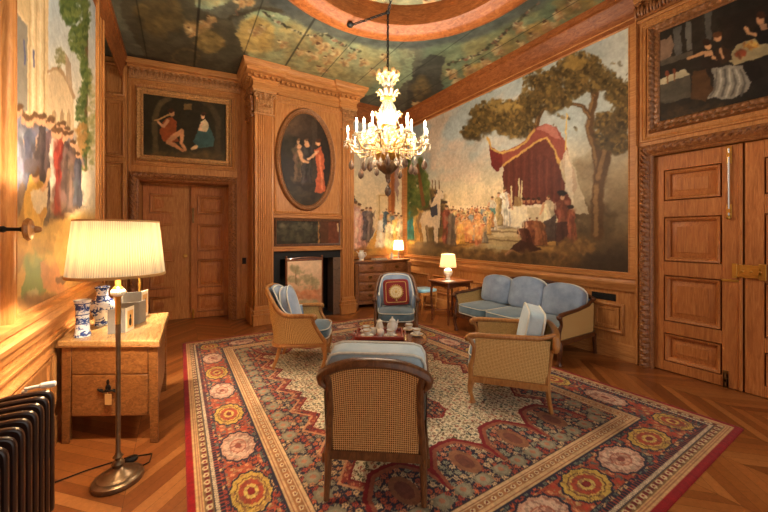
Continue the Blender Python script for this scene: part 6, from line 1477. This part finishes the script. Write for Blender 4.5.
# =================================================================== RUG
t0_ = None
def make_rug():
    W_, L_ = 3.90, 4.86; st = .0072; nu, nv = int(W_/st), int(L_/st)
    a, b = np.meshgrid(np.linspace(0, W_, nu+1), np.linspace(0, L_, nv+1))
    C = np.zeros(a.shape+(3,)); S = lambda *c: np.array(c, float)
    r = np.random.RandomState(4)
    dx = np.minimum(a, W_-a); dy = np.minimum(b, L_-b); e = np.minimum(dx, dy)       # distance from the nearest edge
    along = np.where(dx < dy, b, a)
    f1 = vnoise(a, b, 26, 61, 2); f2 = vnoise(a, b, 34, 62, 2); f3 = vnoise(a, b, 44, 63, 2); f4 = vnoise(a, b, 5, 64, 3)
    RED, NAVY, CRM, TAN, YEL, PINK, SAGE, CRIM = S(164, 76, 50), S(46, 42, 56), S(222, 204, 168), S(196, 158, 112), S(204, 166, 78), S(202, 154, 126), S(134, 126, 102), S(150, 28, 28)
    def setm(mask, c): C[mask] = c
    def floral(mask, ground, cols, sc=.055, fill=.42):
        """a ground strewn with little rosettes and curling stems"""
        C[mask] = ground
        gx, gy = a/sc, b/sc; ix, iy = np.floor(gx).astype(int), np.floor(gy+.5*(ix_ := np.floor(gx).astype(int) % 2)).astype(int)
        fx, fy = gx-ix-.5, gy+.5*ix_-iy-.5
        h = (np.sin(ix*127.1+iy*311.7)*43758.5453) % 1; jx, jy = (h-.5)*.3, ((h*7.3) % 1-.5)*.3
        rad = np.hypot(fx-jx, fy-jy); ang = np.arctan2(fy-jy, fx-jx)
        pet = fill*.85*(1+.22*np.cos(ang*5+h*6)); k = (h*len(cols)).astype(int) % len(cols)
        cc = np.array(cols)[k]
        stem = (np.abs(f1-.5) < .035) | (np.abs(f2-.52) < .022)
        mm = mask & stem; C[mm] = cc[mm]*.8
        mm = mask & (rad < pet); C[mm] = cc[mm]; mm = mask & (rad < pet*.5); C[mm] = ground*.6+cc[mm]*.4; mm = mask & (rad < pet*.24); C[mm] = cc[mm]*1.1
    # edge and guard stripes
    setm(e < 2, CRIM)
    setm(e < .045, S(146, 22, 24))
    setm((e >= .045) & (e < .05), S(60, 30, 26)); setm((e >= .05) & (e < .092), TAN+S(10, 4, -4)); setm((e >= .062) & (e < .068), S(150, 96, 64)); setm((e >= .078) & (e < .083), S(168, 110, 78))
    q = np.cos(along*2*PI/.075); m_ = (e >= .092) & (e < .142); setm(m_, S(128, 96, 62)); setm(m_ & (np.hypot((e-.117)/.018, (((along/.075) % 1)-.5)*3.2) < 1), S(206, 182, 138)); setm(m_ & (np.hypot((e-.117)/.009, (((along/.075) % 1)-.5)*6.4) < 1), S(140, 50, 40)); setm(m_ & (np.hypot((e-.117)/.016, ((((along+.037)/.075) % 1)-.5)*5) < 1), S(110, 34, 32))
    setm((e >= .142) & (e < .147), NAVY); setm((e >= .147) & (e < .172), S(214, 190, 152)); setm((e >= .147) & (e < .172) & (((along/.02+e/.03) % 1) < .4), S(140, 120, 108)); m_ = (e >= .172) & (e < .198); setm(m_, NAVY*.9); setm(m_ & (((along/.03) % 1) < .35), S(140, 66, 50))
    # main border: rust ground with navy scrolls and alternating medallions
    m_ = (e >= .198) & (e < .50); floral(m_, RED, [S(206, 140, 96), NAVY, S(190, 150, 100), S(96, 100, 92), S(178, 60, 44)], .05, .34)
    edge_n = m_ & ((np.abs(e-.35) > .125) | (f4 > .64)); floral(edge_n, NAVY, [S(190, 90, 56), S(202, 160, 110), S(168, 70, 50), S(110, 116, 100)], .045, .36)
    def medal(cx_, cy_, rx, ry, kind):
        u, v = (a-cx_)/rx, (b-cy_)/ry; ang = np.arctan2(v, u); rho = np.hypot(u, v)*(1+.04*np.cos(ang*12))
        if kind: seq = ((1.1, NAVY), (1.0, YEL), (.78, S(110, 70, 44)), (.72, YEL+S(6, 4, 8)), (.62, RED+S(10, 0, 0)), (.36, S(214, 180, 96)), (.2, S(140, 40, 36)))
        else: seq = ((1.12, NAVY), (1.0, PINK), (.84, S(212, 176, 148)), (.5, S(176, 104, 80)), (.42, PINK+S(8, 8, 8)), (.2, S(150, 78, 62)))
        for q_, c_ in seq:
            mm = rho < q_; C[mm] = c_
        mm = (rho < .98) & (f3 > .6); C[mm] = C[mm]*.78; mm = (rho < .98) & (f2 > .64); C[mm] = C[mm]*.5+S(120, 70, 60)*.5
    ns = 8
    for i in range(ns+1):
        y = .35+(L_-.7)*i/ns
        for x in (.35, W_-.35): medal(x, y, .118, .18 if 0 < i < ns else .13, (i+1) % 2)
    for i in range(1, 7):
        x = .35+(W_-.7)*i/7
        for y in (.35, L_-.35): medal(x, y, .185, .118, (i+1) % 2)
    # inner guards
    setm((e >= .50) & (e < .515), NAVY); setm((e >= .515) & (e < .555), S(204, 166, 118)); setm((e >= .53) & (e < .538), S(150, 90, 60)); m_ = (e >= .555) & (e < .60); setm(m_, S(164, 112, 72)); setm(m_ & (np.hypot((e-.578)/.014, (((along/.06) % 1)-.5)*3) < 1), S(214, 190, 144)); setm(m_ & (np.hypot((e-.578)/.007, (((along/.06) % 1)-.5)*6) < 1), S(120, 40, 36)); setm((e >= .60) & (e < .635), S(212, 176, 130)); setm((e >= .612) & (e < .618), S(150, 96, 66)); setm((e >= .635) & (e < .648), S(70, 50, 46))
    # field
    fld = e >= .648; floral(fld, NAVY, [S(190, 132, 92), S(206, 172, 126), S(170, 72, 54), S(150, 138, 112), S(196, 104, 66)], .052, .40)
    rows = fld & (e < .80); gx = (along/.175) % 1; rho = np.hypot((e-.725)/.062, (gx-.5)*.175/.062); ang = np.arctan2(e-.725, (gx-.5)*.175); mm = rows & (rho < 1+.12*np.cos(ang*8)); C[mm] = SAGE; mm = rows & (rho < .7); C[mm] = S(152, 142, 116); mm = rows & (rho < .32); C[mm] = S(176, 120, 90)
    cx_, cy_ = W_/2, L_/2; u, v = np.abs(a-cx_), np.abs(b-cy_)
    # stepped cream field, lobed at its two ends
    tri = lambda q_, per: np.abs(((q_/per) % 1)-.5)*2
    lo = np.maximum(np.maximum(u/(.88+.14*tri(v+.1, .34)), v/(1.50+.06*tri(u, .5))), u/2.1+v/2.6)
    lo2 = np.maximum(np.maximum(u/(.96+.14*tri(v+.1, .34)), v/(1.58+.06*tri(u, .5))), u/2.22+v/2.72)
    red_edge = fld & (lo2 < 1.0); floral(red_edge, S(140, 56, 44), [S(196, 116, 80), S(206, 164, 120), NAVY], .05, .3)
    C[fld & (lo2 < 1.018) & (lo2 > .995)] = S(196, 140, 100)
    crm = fld & (lo < 1.0); C[fld & (lo < 1.022)] = S(122, 28, 32)
    floral(crm, CRM, [S(110, 72, 54), S(150, 120, 88), S(84, 88, 80), S(158, 84, 62), S(98, 92, 62)], .044, .32)
    # lobed bays biting into both ends, each with palmettes
    for sy in (-1, 1):
        for k in range(-1, 3):
            ux, vy = cx_+(k-.5)*.52, cy_+sy*1.64; rho = np.hypot((a-ux)/.27, (b-vy)/.36); an = np.arctan2(b-vy, a-ux); rho = rho*(1+.05*np.abs(np.sin(an*5))); zone = fld & (np.sign(b-cy_) == sy) & (v < 1.66)
            C[zone & (rho < 1.1)] = S(128, 28, 32); mm = zone & (rho < 1.0) & (rho > .86); C[mm] = S(150, 84, 60)
        for k in range(-1, 3):
            ux, vy = cx_+(k-.5)*.52, cy_+sy*1.64; rho = np.hypot((a-ux)/.27, (b-vy)/.36); an = np.arctan2(b-vy, a-ux); rho = rho*(1+.05*np.abs(np.sin(an*5))); zone = fld & (np.sign(b-cy_) == sy) & (v < 1.66)
            floral(zone & (rho < .9), NAVY, [S(196, 132, 96), S(176, 90, 64), S(150, 146, 120), S(206, 176, 134)], .055, .42)
            rh = np.hypot((a-ux)/.085, (b-(vy-sy*.12))/.13); C[fld & (rh < 1)] = S(146, 96, 66); C[fld & (rh < .62)] = S(120, 70, 54)
    # small centre medallion with pendants
    ang = np.arctan2(b-cy_, a-cx_); rr0 = np.hypot((a-cx_)/.46, (b-cy_)/.56)*(1+.10*np.abs(np.sin(ang*6)))
    for q_, c_ in ((1.12, S(140, 30, 34)), (1.06, S(196, 124, 88))): C[fld & (rr0 < q_)] = c_
    floral(fld & (rr0 < 1.0), NAVY, [S(190, 100, 68), S(206, 170, 124), S(150, 146, 120), S(170, 76, 56)], .055, .42)
    for sy in (-1, 1):
        rho = np.hypot((a-cx_)/.15, (b-cy_-sy*.80)/.20); an = np.arctan2(b-cy_-sy*.8, a-cx_); rho = rho*(1+.12*np.abs(np.sin(an*4))); C[fld & (rho < 1.1)] = S(140, 34, 36); floral(fld & (rho < 1), NAVY, [S(186, 90, 62), S(196, 150, 110)], .05, .42)
    C *= (1+.22*(f3-.5)+.14*(vnoise(a, b, 90, 66, 2)-.5)+.16*(f4-.5))[..., None]
    C[:] = np.clip(C, 4, 255)
    # plan corners measured on the floor: the right-hand edge runs slightly out of square
    BL, BR, TR_, TL = np.array((.035, .79)), np.array((3.955, .80)), np.array((3.62, 5.62)), np.array((.03, 5.72))
    s, q = (a/W_)[..., None], (b/L_)[..., None]
    P = (BL*(1-s)+BR*s)*(1-q)+(TL*(1-s)+TR_*s)*q
    z = .0115+.0006*(f3-.5); z = np.where(e < .004, .001, z)
    co = np.concatenate([P, z[..., None]], -1).reshape(-1, 3); idx = np.arange(a.size).reshape(a.shape)
    qd = np.stack([idx[:-1, :-1], idx[:-1, 1:], idx[1:, 1:], idx[1:, :-1]], -1).reshape(-1, 4)
    o = rawmesh('carpet', co, qd, np.concatenate([srgb(C).reshape(-1, 3), np.ones((co.shape[0], 1))], 1), M['rug'])
    tag(o, 'large patterned oriental carpet with crimson edge under the seating group', 'rug'); return o
rug = make_rug()

# =================================================================== LIGHT
def lamp(name, loc, energy, col, r=.04):
    ld = bpy.data.lights.new(name, 'POINT'); ld.energy = energy; ld.color = col; ld.shadow_soft_size = r
    o = bpy.data.objects.new(name, ld); COL.objects.link(o); o.location = loc; return o
WARM = (1, .80, .56)
for k, b in enumerate(BULBS): lamp('candle_light', b, 20, (1, .86, .68), .02)
lamp('floor_lamp_light', (FLx, FLy, 1.52), 85, WARM, .05)
lamp('side_lamp_light', (LAMP_A[0], LAMP_A[1], LAMP_A[2]+.36), 60, WARM, .03)
lamp('chest_lamp_light', (LAMP_B[0], LAMP_B[1], LAMP_B[2]+.32), 55, WARM, .03)
lamp('added_door_fill_light', (ADDED_LAMP[0], ADDED_LAMP[1], ADDED_LAMP[2]+.62), 95, WARM, .04)  # added fill for the far door and the left wall
lamp('sconce_light', (3.13, 6.35, 1.66), 2, WARM, .02)
w = bpy.data.worlds.new('daylight'); scene.world = w; w.use_nodes = True
bg = w.node_tree.nodes['Background']; bg.inputs[0].default_value = (1, .93, .84, 1); bg.inputs[1].default_value = 0.5
